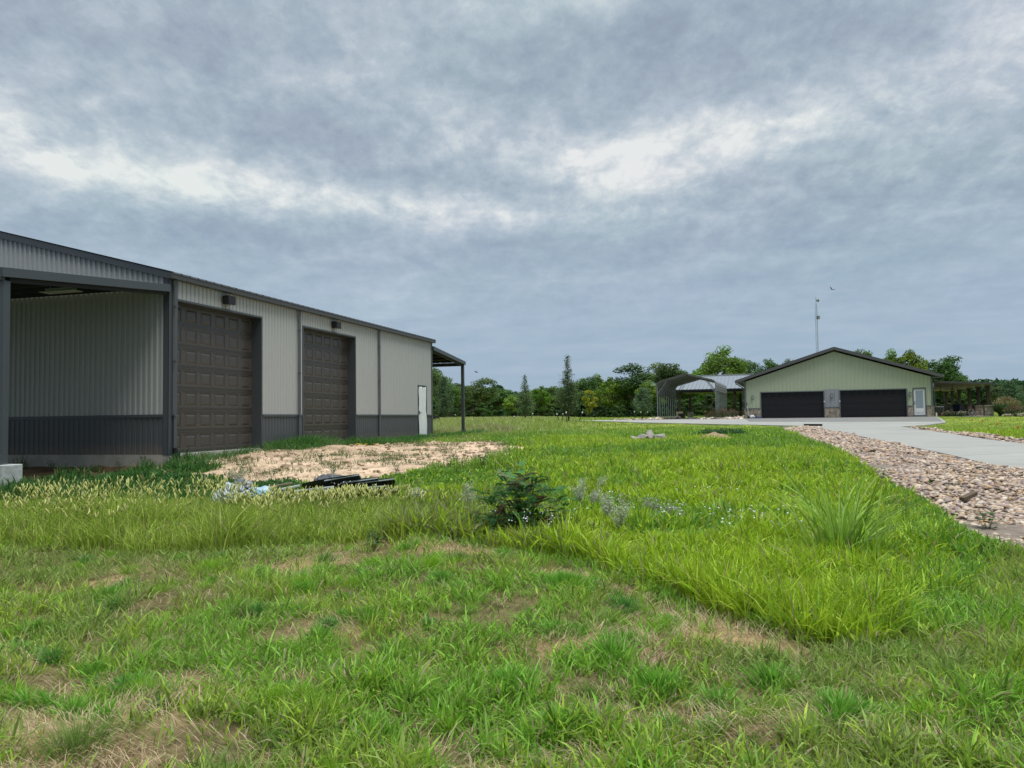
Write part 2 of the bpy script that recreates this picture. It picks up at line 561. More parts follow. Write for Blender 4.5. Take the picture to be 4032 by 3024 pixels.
def drape(name, poly, dz, mat, step=1.0, kind='structure', skirt=.25):
    """a slab cut to a polygon that follows the ground"""
    import bmesh
    bm = bmesh.new()
    vs = [bm.verts.new((p[0], p[1], 0)) for p in poly]
    f_ = bm.faces.new(vs)
    bmesh.ops.triangulate(bm, faces=[f_])
    for ax, lo, hi in ((0, min(p[0] for p in poly), max(p[0] for p in poly)), (1, min(p[1] for p in poly), max(p[1] for p in poly))):
        q = lo + step
        while q < hi:
            co_ = [0, 0, 0]; co_[ax] = q; no = [0, 0, 0]; no[ax] = 1
            bmesh.ops.bisect_plane(bm, geom=bm.verts[:] + bm.edges[:] + bm.faces[:], plane_co=co_, plane_no=no)
            q += step * (1 if ax == 0 else 1)
    xy = np.array([(v.co.x, v.co.y) for v in bm.verts])
    zz = g0(xy[:, 0], xy[:, 1]) + dz
    for v, z_ in zip(bm.verts, zz): v.co.z = z_
    for f2 in bm.faces:
        if f2.normal.z < 0: f2.normal_flip()
    be = [e for e in bm.edges if e.is_boundary]
    r = bmesh.ops.extrude_edge_only(bm, edges=be)
    for v in [x_ for x_ in r['geom'] if isinstance(x_, bmesh.types.BMVert)]: v.co.z -= skirt
    bmesh.ops.recalc_face_normals(bm, faces=bm.faces[:])
    me = bpy.data.meshes.new(name); bm.to_mesh(me); bm.free()
    me.materials.append(mat)
    o = bpy.data.objects.new(name, me); COL.objects.link(o)
    return tag(o, kind=kind)


cm = pbr('broomed concrete', (.375, .355, .315), .85, 0, .3, noise=(.35, .75, (.29, .275, .25)), bump=(60, .25))
t = cm.node_tree; gg = NG(t)
b = t.nodes['Principled BSDF']
src = b.inputs['Base Color'].links[0].from_socket
co = gg.n('ShaderNodeTexCoord').outputs['Object']
sp = gg.n('ShaderNodeSeparateXYZ'); gg.l(co, sp.inputs[0])
streak = gg.noise(gg.comb(gg.m('MULTIPLY', sp.outputs[0], .5), gg.m('MULTIPLY', sp.outputs[1], 1.6), 0), .8, 5, .6)
c2 = gg.mix(gg.m('MULTIPLY', gg.m('SUBTRACT', streak, .45), 3.0, clamp=True), src, (.41, .395, .36), 'MIX')
# expansion joints every 3.6 m along the drive
jt = gg.m('LESS_THAN', gg.m('FRACT', gg.m('DIVIDE', gg.m('ADD', sp.outputs[1], gg.m('MULTIPLY', sp.outputs[0], -.36)), 3.6)), .009)
gg.l(gg.mix(gg.m('MULTIPLY', jt, .7), c2, (.12, .11, .10)), b.inputs['Base Color'])
drive = drape('driveway', DRIVE, .06, cm, 1.5)
drape('patio_slab', PATIO_R, .04, cm, 3)
cm2 = pbr('darker grey concrete', (.235, .225, .205), .85, 0, .3, noise=(.5, .9, (.18, .17, .155)), bump=(60, .25))  # darker concrete tone for the strip along the house front
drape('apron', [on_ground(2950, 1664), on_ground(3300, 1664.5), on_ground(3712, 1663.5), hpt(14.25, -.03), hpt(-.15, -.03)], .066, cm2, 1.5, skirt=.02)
gb = pbr('gritty soil', (.20, .155, .12), .95, 0, .1, noise=(6, .8, (.32, .26, .21)), bump=(40, .8))


# ------------------------------------------------------------------ stones
def ico():
    import bmesh
    bm = bmesh.new(); bmesh.ops.create_icosphere(bm, subdivisions=1, radius=1)
    v = np.array([x.co[:] for x in bm.verts]); f = np.array([[q.index for q in x.verts] for x in bm.faces])
    bm.free()
    return v, f


IV, IF = ico()


def stones(name, pts, size, mat, pal, flat=.42, parent=None, sink=.3, zf=None):
    n = len(pts)
    v = np.repeat(IV[None], n, 0) * (1 + .75 * (rng.random((n, len(IV), 1)) - .5))
    sc_ = size[:, None, None] * np.stack([np.ones(n), rng.uniform(.55, .95, n), rng.uniform(flat * .6, flat * 1.2, n)], -1)[:, None, :]
    v = v * sc_
    ax = rng.normal(0, .28, n); ay = rng.normal(0, .28, n); az_ = rng.uniform(0, 6.28, n)
    def rot(v, a, i, j):
        c, s_ = np.cos(a)[:, None], np.sin(a)[:, None]
        vi, vj = v[..., i].copy(), v[..., j].copy()
        v[..., i] = vi * c - vj * s_; v[..., j] = vi * s_ + vj * c
    rot(v, az_, 0, 1); rot(v, ax, 1, 2); rot(v, ay, 0, 2)
    z = (zf or ground_z)(pts[:, 0], pts[:, 1]) + size * flat * (1 - 2 * sink) + (pts[:, 2] if pts.shape[1] > 2 else 0)
    v += np.stack([pts[:, 0], pts[:, 1], z], -1)[:, None, :]
    fl = (IF[None] + (np.arange(n) * len(IV))[:, None, None]).ravel()
    pal = np.array(pal)
    c = pal[rng.integers(0, len(pal), n)] * rng.uniform(.75, 1.25, (n, 1))
    return np_mesh(name, v.reshape(-1, 3), fl, np.full(n * len(IF), 3), mat, np.repeat(c, len(IV), 0), parent)


def sample_poly(poly, n, ypow=0.0):
    xs = [p[0] for p in poly]; yy = [p[1] for p in poly]
    out = []
    tot = 0
    while tot < n:
        x = rng.uniform(min(xs), max(xs), n * 3); y = rng.uniform(min(yy), max(yy), n * 3)
        if ypow:
            k = rng.random(n * 3) < (np.maximum(y, 4) / 4.0) ** (-ypow)
            x, y = x[k], y[k]
        k = in_poly(x, y, poly)
        out.append(np.stack([x[k], y[k]], -1)); tot += int(k.sum())
    return np.concatenate(out)[:n]


PINK = [(.47, .35, .27), (.56, .43, .33), (.42, .31, .25), (.58, .46, .34), (.53, .35, .21), (.37, .28, .25), (.62, .52, .42), (.45, .36, .31), (.28, .20, .17), (.52, .38, .26)]
stone_m = attr_mat('quarried stone', .85, 0, .25, bump=(25, .5))
drape('gravel_bed', GRAV, .012, gb, 1.2)
drape('gravel_strip', GRAV_R, .03, gb, 1.5)
P1 = sample_poly(GRAV, 27000, .6)
dcam = np.hypot(P1[:, 0], P1[:, 1])
sz = (.024 + .046 * rng.random(len(P1)) ** 1.8) * (1 + np.maximum(dcam - 10, 0) * .018)
tag(stones('gravel', np.c_[P1, rng.uniform(.0, .035, len(P1))], sz, stone_m, PINK), 'crushed pink and tan stone filling the bed beside the driveway', 'gravel', kind='stuff')
P2 = sample_poly(GRAV_R, 2600, .3)
tag(stones('roadside_gravel', np.c_[P2, rng.uniform(.03, .06, len(P2))], rng.uniform(.05, .10, len(P2)), stone_m, PINK), 'narrow band of tan stone between driveway and lawn', 'gravel', kind='stuff')
P3 = np.concatenate([sample_poly(ROCKS_L, 500), sample_poly(ROCKS_M, 600)])
tag(stones('landscape_rock', np.c_[P3, rng.uniform(0, .1, len(P3))], rng.uniform(.09, .22, len(P3)), stone_m, PINK + [(.72, .66, .56)] * 4), 'pale tan landscape rock in beds round the carport legs', 'rock bed', kind='stuff')


# ------------------------------------------------------------------ the metal shop
M_LIGHT = pbr('light grey painted steel', (.395, .402, .388), .45, 0, .4, noise=(.8, .35, (.35, .36, .345)))
M_CHAR = pbr('charcoal painted steel', (.060, .068, .074), .42, 0, .45, noise=(1.2, .4, (.075, .083, .088)))
M_WAIN = pbr('charcoal wainscot steel', (.075, .082, .088), .45, 0, .4, noise=(1.0, .4, (.09, .095, .098)))
def splash(m, top=.3, tone=(.20, .15, .105)):
    """dried mud thrown up on the lowest part of a wall"""
    t = m.node_tree; q = NG(t); b = t.nodes['Principled BSDF']
    co = q.n('ShaderNodeTexCoord').outputs['Object']; sp = q.n('ShaderNodeSeparateXYZ'); q.l(co, sp.inputs[0])
    f = q.m('SUBTRACT', 1.0, q.m('DIVIDE', sp.outputs[2], top), clamp=True)
    f = q.m('MULTIPLY', f, q.m('MULTIPLY', q.noise(co, 5, 6, .7), 1.3), clamp=True)
    src = b.inputs['Base Color'].links[0].from_socket
    q.l(q.mix(q.m('MULTIPLY', f, .75), src, tone), b.inputs['Base Color'])


splash(M_WAIN)
M_BROWN = pbr('dark brown door enamel', (.064, .055, .048), .38, 0, .5, noise=(2, .3, (.075, .065, .057)))
M_BLACK = pbr('black matt metal', (.012, .012, .013), .5)
M_CONC = pbr('weathered concrete', (.42, .40, .35), .9, 0, .2, noise=(2.5, .8, (.26, .25, .22)), bump=(30, .4))
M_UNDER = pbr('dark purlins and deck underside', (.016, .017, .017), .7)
M_WHITEP = pbr('white plastic film', (.74, .77, .76), .35, 0, .5, noise=(3, .6, (.60, .64, .64)), bump=(5, .6))
M_GALV = pbr('galvanised tube', (.30, .33, .33), .45, .6, .5)
M_WHITE = pbr('white paint', (.78, .78, .78), .4)
M_LENS = pbr('fixture lens', (.34, .36, .30), .4)

SH = empty('metal_shop', (BD[0] * BS + BN[0] * BC, BD[1] * BS + BN[1] * BC, SLAB), math.atan2(BD[1], BD[0]),
           'long light grey metal shop with charcoal wainscot, two tall brown doors and lean-tos', 'building')
RISE = .265


def corr(mb, Mf, u0, u1, z0, z1, per=.1524, depth=.018, wide=.60, skirt=True):
    """ribbed sheet; Mf(u, out, z); z1 may be a function of u"""
    zt = z1 if callable(z1) else (lambda u: z1)
    pts = []
    k = math.floor(u0 / per)
    while k * per < u1 + per:
        b_ = k * per
        for du, o in ((0, depth), (per * wide, depth), (per * (wide + .10), 0), (per * .90, 0)):
            pts.append((b_ + du, o))
        k += 1
    q = []
    for i in range(len(pts) - 1):
        (a, oa), (b_, ob) = pts[i], pts[i + 1]
        if b_ <= u0 or a >= u1: continue
        a2, b2 = max(a, u0), min(b_, u1)
        f = lambda t_: oa + (ob - oa) * (t_ - a) / (b_ - a)
        if not q: q.append((a2, f(a2)))
        q.append((b2, f(b2)))
    vs = []
    for u_, o_ in q:
        vs += [Mf(u_, o_, z0), Mf(u_, o_, zt(u_))]
    fs = [(2 * i, 2 * i + 2, 2 * i + 3, 2 * i + 1) for i in range(len(q) - 1)]
    mb.add(vs, fs)


ML = lambda u, o, z: (u, -o, z)
MG = lambda u, o, z: (-o, u, z)
D1, D2, MD = (.27, 3.71), (5.95, 9.41), (15.13, 16.04)
LEN, WID, EAV, DH = 16.75, 12.2, 4.27, 3.66
s_ = MB()
for a, b_, z in ((.02, .22, .93), (.22, 3.76, DH + .05), (3.76, 5.90, .93), (5.90, 9.46, DH + .05), (9.46, 15.10, .93), (15.10, 16.07, 2.20), (16.07, 16.73, .93)):
    corr(s_, ML, a, b_, z, EAV - .02)
corr(s_, MG, .02, WID, .93, lambda y: EAV - .02 + RISE * min(y, WID - y), wide=.30, depth=.032)
corr(s_, lambda u, o, z: (LEN + o, u, z), .02, WID, 0, lambda y: EAV - .02 + RISE * min(y, WID - y))
s_.box(.05, LEN - .05, WID - .03, WID, 0, EAV - .03)
s_.build('siding', M_LIGHT, SH)
s_ = MB()
for a, b_ in ((.02, .22), (3.76, 5.90), (9.46, 15.10), (16.07, 16.73)):
    s_ = MB(); corr(s_, ML, a, b_, 0.0, .89); s_.build('wainscot', M_WAIN, SH)
s_ = MB(); corr(s_, MG, .02, WID, 0.0, .89)
s_.build('wainscot', M_WAIN, SH)
s_ = MB()
for a, b_ in ((.04, .21), (3.77, 5.57), (5.69, 5.89), (9.47, 11.19), (11.31, 15.09), (16.08, 16.62)):
    s_ = MB().box(a, b_, -.045, -.001, .885, .945).box(a, b_, -.032, -.0015, .86, .884); s_.build('wainscot_cap', M_CHAR, SH)
s_ = MB().box(-.045, -.001, .12, WID, .885, .945); s_.box(-.032, -.0015, .12, WID, .86, .884)
s_.build('wainscot_cap', M_CHAR, SH)
s_ = MB()                                                    # corner trims
s_.box(-.034, .11, -.034, -.002, -.01, EAV - .1).box(-.034, -.002, -.0335, .13, -.01, EAV - .06)
s_.build('corner_trim', M_CHAR, SH, bevel=.004)
s_ = MB().box(LEN - .10, LEN + .04, -.036, -.002, -.01, EAV - .1).box(LEN + .004, LEN + .04, -.0355, .12, -.01, EAV - .06)
s_.build('corner_trim', M_CHAR, SH, bevel=.004)
for x0, x1 in ((-.085, -.03), (LEN + .03, LEN + .085)):          # rakes of both gables
    s_ = MB()
    for ya, yb in ((-.16, WID / 2), (WID + .16, WID / 2)):
        za, zb = EAV + .03 + RISE * -.16, EAV + .03 + RISE * WID / 2
        s_.beam(((x0 + x1) / 2, ya, za - .06), ((x0 + x1) / 2, yb, zb - .06), x1 - x0, .15)
    s_.build('rake_trim', M_CHAR, SH)
rf = MB()
for sg in (0, 1):
    fy = (lambda y: y) if not sg else (lambda y: WID - y)
    xs = np.arange(-.10, LEN + .1, .3048)
    for i, x in enumerate(xs):
        x2 = min(x + .3048, LEN + .1)
        for (a, ha), (c_, hc) in (((x, .035), (x + .03, .035)), ((x + .03, .035), (x + .055, 0)), ((x + .055, 0), (x2 - .025, 0)), ((x2 - .025, 0), (x2, .035))):
            z = lambda y, h: EAV + .035 + RISE * y + h
            rf.quad((a, fy(-.17), z(-.17, ha)), (c_, fy(-.17), z(-.17, hc)), (c_, fy(WID / 2), z(WID / 2, hc)), (a, fy(WID / 2), z(WID / 2, ha)))
rf.build('roof', pbr('dark standing seam roof', (.055, .056, .058), .35, .2, .5), SH, solid=.006)
s_ = MB()
s_.box(-.13, LEN + .12, -.17, -.165, EAV - .13, EAV - .005).box(-.13, LEN + .12, -.165, -.04, EAV - .135, EAV - .13).box(-.13, -.127, -.165, -.04, EAV - .13, EAV - .01)
s_.box(LEN + .117, LEN + .12, -.165, -.04, EAV - .13, EAV - .01).box(-.13, LEN + .12, -.182, -.17, EAV - .025, EAV - .003).box(-.13, LEN + .12, -.176, -.17, EAV - .13, EAV - .105)
s_.build('gutter', pbr('dark bronze gutter', (.062, .060, .055), .4, .1, .5), SH)
for x in (.13, 5.63, 11.25):
    s_ = MB().tube([(x, -.10, EAV - .14), (x, -.10, EAV - .2), (x, -.085, EAV - .3), (x, -.085, .16)], .045, 4)
    for k in range(3): s_.box(x - .055, x + .055, -.12, -.045, .9 + k * 1.3, .92 + k * 1.3)
    ds = s_.build('downspout', pbr('slate downspout', (.095, .105, .118), .4, .1, .5), SH)
MB().tube([(.13, -.085, .15), (.14, -.10, .02), (.17, -.16, -.12), (.2, -.3, -.24)], .055, 10).build('drain_hose', M_BLACK, SH)
MB().box(-.02, LEN + .02, -.02, WID + .02, -.75, -.004).box(.25, 3.73, -.08, -.021, -.4, -.03).box(5.93, 9.43, -.08, -.021, -.4, -.03).build('slab', M_CONC, SH)


def overhead_door(x0, x1, parent):
    d = empty('overhead_door', (x0, .28, 0)); d.parent = parent
    W, n, cols = x1 - x0, 7, 6
    sh = DH / n
    for k in range(n):
        z0, z1 = k * sh + .006, (k + 1) * sh - .006
        mb = MB()
        mb.box(0, W, .035, .06, z0, z1).box(0, W, -.006, .034, z0 - .004, z0 + .012).box(0, W, -.006, .034, z1 - .012, z1 + .004)
        for zz in (z0 + .03, z0 + .055, z1 - .04):
            mb.box(0, W, -.009, -.0005, zz, zz + .012)
        cw = W / cols
        for c_ in range(cols):
            x0_, x1_ = c_ * cw, (c_ + 1) * cw
            a, b_ = x0_ + .07, x1_ - .07
            c0, c1 = z0 + .10, z1 - .075
            # stamped panel: a groove runs round a raised field
            rings = [(x0_, x1_, z0, z1, 0), (a, b_, c0, c1, 0)]
            for ins, yy in ((.012, .014), (.026, .014), (.070, -.004)):
                rings.append((a + ins, b_ - ins, c0 + ins, c1 - ins, yy))
            vs = []
            for p0, p1, q0, q1, yy in rings:
                vs += [(p0, yy, q0), (p1, yy, q0), (p1, yy, q1), (p0, yy, q1)]
            fs = [(r_ * 4 + q, r_ * 4 + (q + 1) % 4, (r_ + 1) * 4 + (q + 1) % 4, (r_ + 1) * 4 + q) for r_ in range(len(rings) - 1) for q in range(4)]
            e_ = (len(rings) - 1) * 4
            fs.append((e_, e_ + 1, e_ + 2, e_ + 3))
            mb.add(vs, fs)
        mb.build('door_section', M_BROWN, d)
    MB().box(0, W, -.01, .04, -.03, .004).build('bottom_seal', pbr('grey rubber seal', (.20, .24, .24), .5), d)
    return d


for a, b_ in (D1, D2):
    overhead_door(a, b_, SH)
    f_ = MB()
    f_.box(a - .05, a, -.03, .28, -.01, DH + .05).box(b_, b_ + .05, -.03, .30, -.01, DH + .05).box(a, b_, -.031, .279, DH, DH + .05)
    f_.build('door_frame', M_CHAR, SH, bevel=.003)
for x in (2.08, 7.84):
    l_ = MB().box(x - .15, x + .15, -.24, -.05, 3.82, 4.04).box(x - .06, x + .06, -.05, -.018, 3.86, 4.0).build('wall_lamp', M_BLACK, SH, bevel=.006)
    MB().box(x - .13, x + .13, -.22, -.07, 3.812, 3.8195).build('lens', pbr('dark lamp glass', (.05, .05, .05), .1), l_)
# side door behind its white plastic film
d_ = MB().box(MD[0] + .03, MD[1] - .04, -.02, .03, 0, 2.13).build('side_door', M_WHITEP, SH)
film = MB()
nx, nz = 14, 30
vs = []
for i in range(nx + 1):
    for k in range(nz + 1):
        x = MD[0] + .01 + (MD[1] - MD[0] - .05) * i / nx; z = -.1 + 2.24 * k / nz
        vs.append((x, -.038 - .014 * math.sin(i * 1.9 + z * 1.3) - .012 * math.sin(z * 5 + i * .8) - .02 * max(0, 1 - z), z))
film.add(vs, [(i * (nz + 1) + k, (i + 1) * (nz + 1) + k, (i + 1) * (nz + 1) + k + 1, i * (nz + 1) + k + 1) for i in range(nx) for k in range(nz)])
film.build('plastic_film', M_WHITEP, d_, smooth=True, solid=.002)
MB().tube([(MD[0] + .07, -.05, 1.02), (MD[0] + .07, -.10, 1.02), (MD[0] + .22, -.105, 1.01)], .012, 6).box(MD[0] + .04, MD[0] + .1, -.065, -.05, .97, 1.1).build('handle', M_BLACK, d_)
MB().box(MD[0] - .02, MD[0] + .01, -.045, -.002, 0, 2.17).box(MD[1] - .03, MD[1] + .03, -.045, -.002, 0, 2.17).box(MD[0] + .01, MD[1] - .03, -.044, -.0025, 2.13, 2.17).build('door_frame', M_CHAR, SH)


def lean_to(sg, x0, x1):
    """roof falling away from an end wall; sg=-1 near end, +1 far end"""
    X = lambda t: x0 + (x1 - x0) * t
    zt = lambda t: 3.98 - .40 * t
    a = MB()
    n = int(WID / .3048)
    for i in range(n + 1):
        y = -.02 + i * .3048; y2 = min(y + .3048, WID + .02)
        for (p, hp), (q, hq) in (((y, .03), (y + .03, .03)), ((y + .03, .03), (y + .05, 0)), ((y + .05, 0), (y2 - .02, 0)), ((y2 - .02, 0), (y2, .03))):
            a.quad((X(0.005), p, zt(0) - .01 + hp), (X(.995), p, zt(1) - .01 + hp), (X(.995), q, zt(1) - .01 + hq), (X(0.005), q, zt(0) - .01 + hq))
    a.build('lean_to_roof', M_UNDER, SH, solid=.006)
    MB().beam((X(0.012), -.06, zt(0) - .065), (X(1.0), -.06, zt(1) - .065), .07, .175).build('rake_beam', M_CHAR, SH, bevel=.004)
    MB().beam((X(0.0), WID + .06, zt(0) - .065), (X(1.0), WID + .06, zt(1) - .065), .07, .175).build('rake_beam', M_CHAR, SH, bevel=.004)
    MB().box(min(X(.975), X(.995)), max(X(.975), X(.995)), -.02, WID, zt(1) - .2, zt(1) - .03).build('eave_beam', M_CHAR, SH)
    pu = MB()
    for t_ in (.2, .4, .6, .8):
        pu.box(X(t_) - .03, X(t_) + .03, 0, WID, zt(t_) - .15, zt(t_) - .035)
    for y in (.03, 6.1, 12.1):
        pu.beam((X(.02), y, zt(0) - .16), (X(.95), y, zt(1) - .16), .08, .12)
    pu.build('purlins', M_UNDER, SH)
    for y in (.03, 6.1, 12.1):
        xc = X(.968)
        MB().box(xc - .07, xc + .07, y - .07, y + .07, .04, zt(1) - .2).box(xc - .05, xc + .12 * sg + .05 * (sg > 0), y - .085, y - .0705, .04, .2).build('post', M_CHAR, SH, bevel=.005)
        MB().box(xc - .20, xc + .22, y - .25, y + .25, -.95, .028).build('concrete_pier', pbr('pier concrete', (.52, .53, .50), .9, 0, .2, noise=(4, .9, (.34, .36, .35)), bump=(18, .6)), SH, bevel=.012)


lean_to(-1, 0, -4.42)
lean_to(1, LEN, LEN + 4.42)
l_ = MB().box(-2.07, -1.93, .76, 1.46, 3.60, 3.67).build('strip_light', pbr('painted fixture tray', (.30, .36, .24), .5), SH)
MB().box(-2.14, -1.86, .66, 1.56, 3.585, 3.60).build('lens', M_LENS, l_)
for y in (.8, 1.4): MB().tube([(-2, y, 3.67), (-2, y, 3.8)], .008, 5).build('hanger', M_GALV, l_)
MB().tube([(-2, .62, 3.68), (-2.02, .55, 3.76), (-2.04, .4, 3.80), (-2.06, .15, 3.78), (-2.08, .02, 3.72)], .01, 5).build('cord', pbr('grey cord', (.2, .2, .18), .6), l_)
for y in (.9, 1.9, 2.9, 3.9):
    MB().tube([(LEN + 3.4, y, 3.505), (LEN + 3.4, y, 3.53)], .05, 12).build('down_light', M_WHITE, SH)

# ------------------------------------------------------------------ the green house
M_GREEN = pbr('sage green siding', (.435, .485, .335), .5, 0, .35, noise=(.6, .35, (.395, .445, .310)))
M_TRIM = pbr('slate grey trim', (.155, .165, .165), .5)
M_ROOFD = pbr('charcoal roof metal', (.075, .075, .078), .45, .1, .4)
M_GDOOR = pbr('near black garage door', (.014, .013, .016), .45, 0, .35)
M_WOODC = pbr('tan soffit boards', (.17, .145, .12), .6, noise=(1, .4, (.13, .11, .09)))
M_TIMB = pbr('dark stained timber', (.040, .026, .020), .6, noise=(6, .5, (.06, .04, .03)))
m = bpy.data.materials.new('fieldstone'); m.use_nodes = True; MATS['fieldstone'] = m
t = m.node_tree; gg = NG(t); b = t.nodes['Principled BSDF']
co = gg.n('ShaderNodeTexCoord').outputs['Object']
cs = gg.n('ShaderNodeVectorMath', operation='ADD'); gg.l(co, cs.inputs[0])
nzv = gg.n('ShaderNodeTexNoise', Scale=3.0); gg.l(co, nzv.inputs['Vector']); 
sv = gg.n('ShaderNodeVectorMath', operation='SCALE', Scale=.25); gg.l(nzv.outputs['Color'], sv.inputs[0]); gg.l(sv.outputs[0], cs.inputs[1])
v1 = gg.n('ShaderNodeTexVoronoi', Scale=4.6); gg.l(cs.outputs[0], v1.inputs['Vector'])
v2 = gg.n('ShaderNodeTexVoronoi', feature='DISTANCE_TO_EDGE', Scale=4.6); gg.l(cs.outputs[0], v2.inputs['Vector'])
hs = gg.n('ShaderNodeSeparateColor'); gg.l(v1.outputs['Color'], hs.inputs[0])
stc = gg.ramp(hs.outputs[0], [(0, (.13, .10, .085)), (.25, (.30, .23, .17)), (.5, (.38, .31, .23)), (.7, (.20, .19, .18)), (.85, (.42, .33, .24)), (1, (.26, .18, .14))], 'CONSTANT')
ed = gg.m('MULTIPLY', gg.m('SUBTRACT', v2.outputs[0], .03), 22, clamp=True)
stc = gg.mix(gg.m('MULTIPLY', gg.noise(co, 14, 5, .6), .5), stc, (.45, .38, .30))
gg.l(gg.mix(ed, (.43, .38, .31), stc), b.inputs['Base Color'])
b.inputs['Roughness'].default_value = .9
bn = gg.n('ShaderNodeBump', Strength=.8, Distance=.04); gg.l(ed, bn.inputs['Height']); gg.l(bn.outputs[0], b.inputs['Normal'])
M_STONE = m

HS = empty('green_house', (HO[0], HO[1], HZ), HA, 'sage green gabled house with two black garage doors and fieldstone base', 'house')
HW, HDP, HEV, HSL = 14.1, 22.0, 3.10, .323
wt = lambda x: HEV + HSL * min(x, HW - x) - .02
MH = lambda u, o, z: (u, -o, z)
s_ = MB()
for a, b_, z0 in ((.12, 1.24, .86), (1.24, 6.24, 2.20), (7.34, 12.32, 2.22), (12.32, 12.68, .86), (12.68, 13.64, 2.26), (13.64, 13.98, .86)):
    zz = z0
    corr(s_, MH, a, b_, zz, wt, per=.305, depth=.022, wide=.12)
corr(s_, MH, 6.24, 7.34, 2.30, wt, per=.305, depth=.022, wide=.12)
s_.box(-.004, .03, .1, HDP, 0, HEV - .02).box(HW - .03, HW + .004, .1, HDP, 0, HEV - .02).box(.05, HW - .05, HDP - .05, HDP, 0, HEV)
s_.build('siding', M_GREEN, HS)
s_ = MB(); corr(s_, MH, 6.24, 7.34, .86, 2.295, per=.305, depth=.022, wide=.12)
s_.build('siding_panel', pbr('pale grey siding', (.31, .32, .345), .5), HS)
HS.children[-1]['label'] = 'pale grey siding panel between the garage doors'
s_ = MB()
for a, b_ in ((-.06, 1.24), (6.24, 7.34), (12.32, 12.68), (13.64, HW + .06)):
    s_.box(a, b_, -.09, .05, -.15, .80)
s_.box(-.07, .05, .055, HDP, -.15, .8)
s_.build('stone_base', M_STONE, HS)
for a, b_ in ((-.08, 1.235), (6.245, 7.335), (12.325, 12.675), (13.645, HW + .08)):
    MB().box(a, b_, -.12, -.002, .802, .858).build('ledge', M_TRIM, HS)
MB().box(-.02, .12, -.03, -.001, .86, HEV).build('corner_trim', M_TRIM, HS)
MB().box(HW - .12, HW + .02, -.03, -.001, .86, HEV).build('corner_trim', M_TRIM, HS)
for (a, b_, h) in ((1.31, 6.17, 2.14), (7.42, 12.24, 2.16)):
    g_ = empty('garage_door', (a, .14, 0)); g_.parent = HS
    W = b_ - a; sh = h / 4
    for k in range(4):
        mb = MB().box(0, W, 0, .05, k * sh + .004, (k + 1) * sh - .004)
        if k < 3:
            for c_ in range(8):
                x0 = c_ * W / 8 + .06; x1 = (c_ + 1) * W / 8 - .06
                mb.box(x0, x1, -.008, -.0005, k * sh + .07, (k + 1) * sh - .07)
        mb.build('door_section', M_GDOOR, g_)
    for c_ in range(8):
        x0 = c_ * W / 8 + .10; x1 = (c_ + 1) * W / 8 - .10
        MB().box(x0, x1, -.012, -.0005, 3 * sh + .17, 4 * sh - .10).build('window', pbr('dark garage glass', (.010, .012, .016), .25, 0, .3), g_)
    MB().box(a - .08, a, -.05, .14, 0, h + .07).box(b_, b_ + .08, -.05, .14, 0, h + .07).box(a, b_, -.049, .139, h, h + .07).build('door_frame', M_TRIM, HS)
    xs = b_ + .04 if a < 3 else a - .04
    MB().box(xs - .035, xs + .035, -.09, -.051, 1.25, 1.36).build('door_sensor', M_WHITE, HS)
d_ = MB().box(12.76, 13.56, .02, .06, .10, 2.14).build('front_door', M_WHITE, HS, bevel=.01)
MB().box(12.90, 13.42, .008, .0195, .66, 2.02).build('window', pbr('frosted glass', (.30, .36, .41), .2, 0, .6), d_)
MB().box(12.90, 13.42, .006, .0195, .28, .54).box(12.94, 13.38, -.002, .0055, .32, .50).build('panel', M_WHITE, d_)
MB().tube([(12.82, .02, 1.02), (12.82, -.05, 1.02)], .035, 8).build('handle', M_BLACK, d_)
MB().tube([(12.82, .02, 1.16), (12.82, -.02, 1.16)], .03, 8).build('deadbolt', M_BLACK, d_)
MB().box(12.69, 12.76, -.04, .02, .02, 2.24).box(13.56, 13.63, -.04, .02, .02, 2.24).box(12.76, 13.56, -.039, .019, 2.15, 2.24).box(12.7, 13.62, -.2, .08, -.05, .08).build('door_frame', M_TRIM, HS)
for x in (.62, 6.79, 12.5):
    l_ = MB().box(x - .075, x + .075, -.16, -.14, 1.58, 1.92).box(x - .075, x + .075, -.14, -.025, 1.90, 1.92).box(x - .075, x + .075, -.14, -.025, 1.58, 1.60).box(x - .075, x - .06, -.139, -.03, 1.601, 1.899).box(x + .06, x + .075, -.139, -.03, 1.601, 1.899).build('wall_lantern', pbr('brushed grey metal', (.13, .13, .12), .45, .4), HS)
    MB().box(x - .045, x + .045, -.17, -.161, 1.64, 1.86).build('glass', pbr('lantern glass', (.36, .38, .36), .15), l_)
# roof
s_ = MB()
OV, FO, TK = .66, .42, .17
pk = HEV + HSL * HW / 2 + .33
for sg in (0, 1):
    X = (lambda x: x) if not sg else (lambda x: HW - x)
    z = lambda x: pk - HSL * (HW / 2 - x)
    a, c_ = -OV, HW / 2
    s_.add([(X(a), -FO, z(a)), (X(c_), -FO, z(c_)), (X(c_), HDP + .4, z(c_)), (X(a), HDP + .4, z(a)),
            (X(a), -FO, z(a) - TK), (X(c_), -FO, z(c_) - TK), (X(c_), HDP + .4, z(c_) - TK), (X(a), HDP + .4, z(a) - TK)],
           [(0, 1, 2, 3), (7, 6, 5, 4), (0, 4, 5, 1), (3, 2, 6, 7), (0, 3, 7, 4)])
s_.build('roof', M_ROOFD, HS)
s_ = MB()
for sg in (0, 1):
    X = (lambda x: x) if not sg else (lambda x: HW - x)
    z = lambda x: pk - HSL * (HW / 2 - x)
    s_.beam((X(-OV), -FO - .02, z(-OV) - .10), (X(HW / 2), -FO - .02, z(HW / 2) - .10), .035, .24)
    s_.box(min(X(-OV), X(.0)), max(X(-OV), X(.0)), -FO, 0, z(-OV) - .22, z(-OV) - .175)
s_.build('fascia', pbr('grey fascia', (.10, .10, .10), .5), HS)
sp_ = MB()
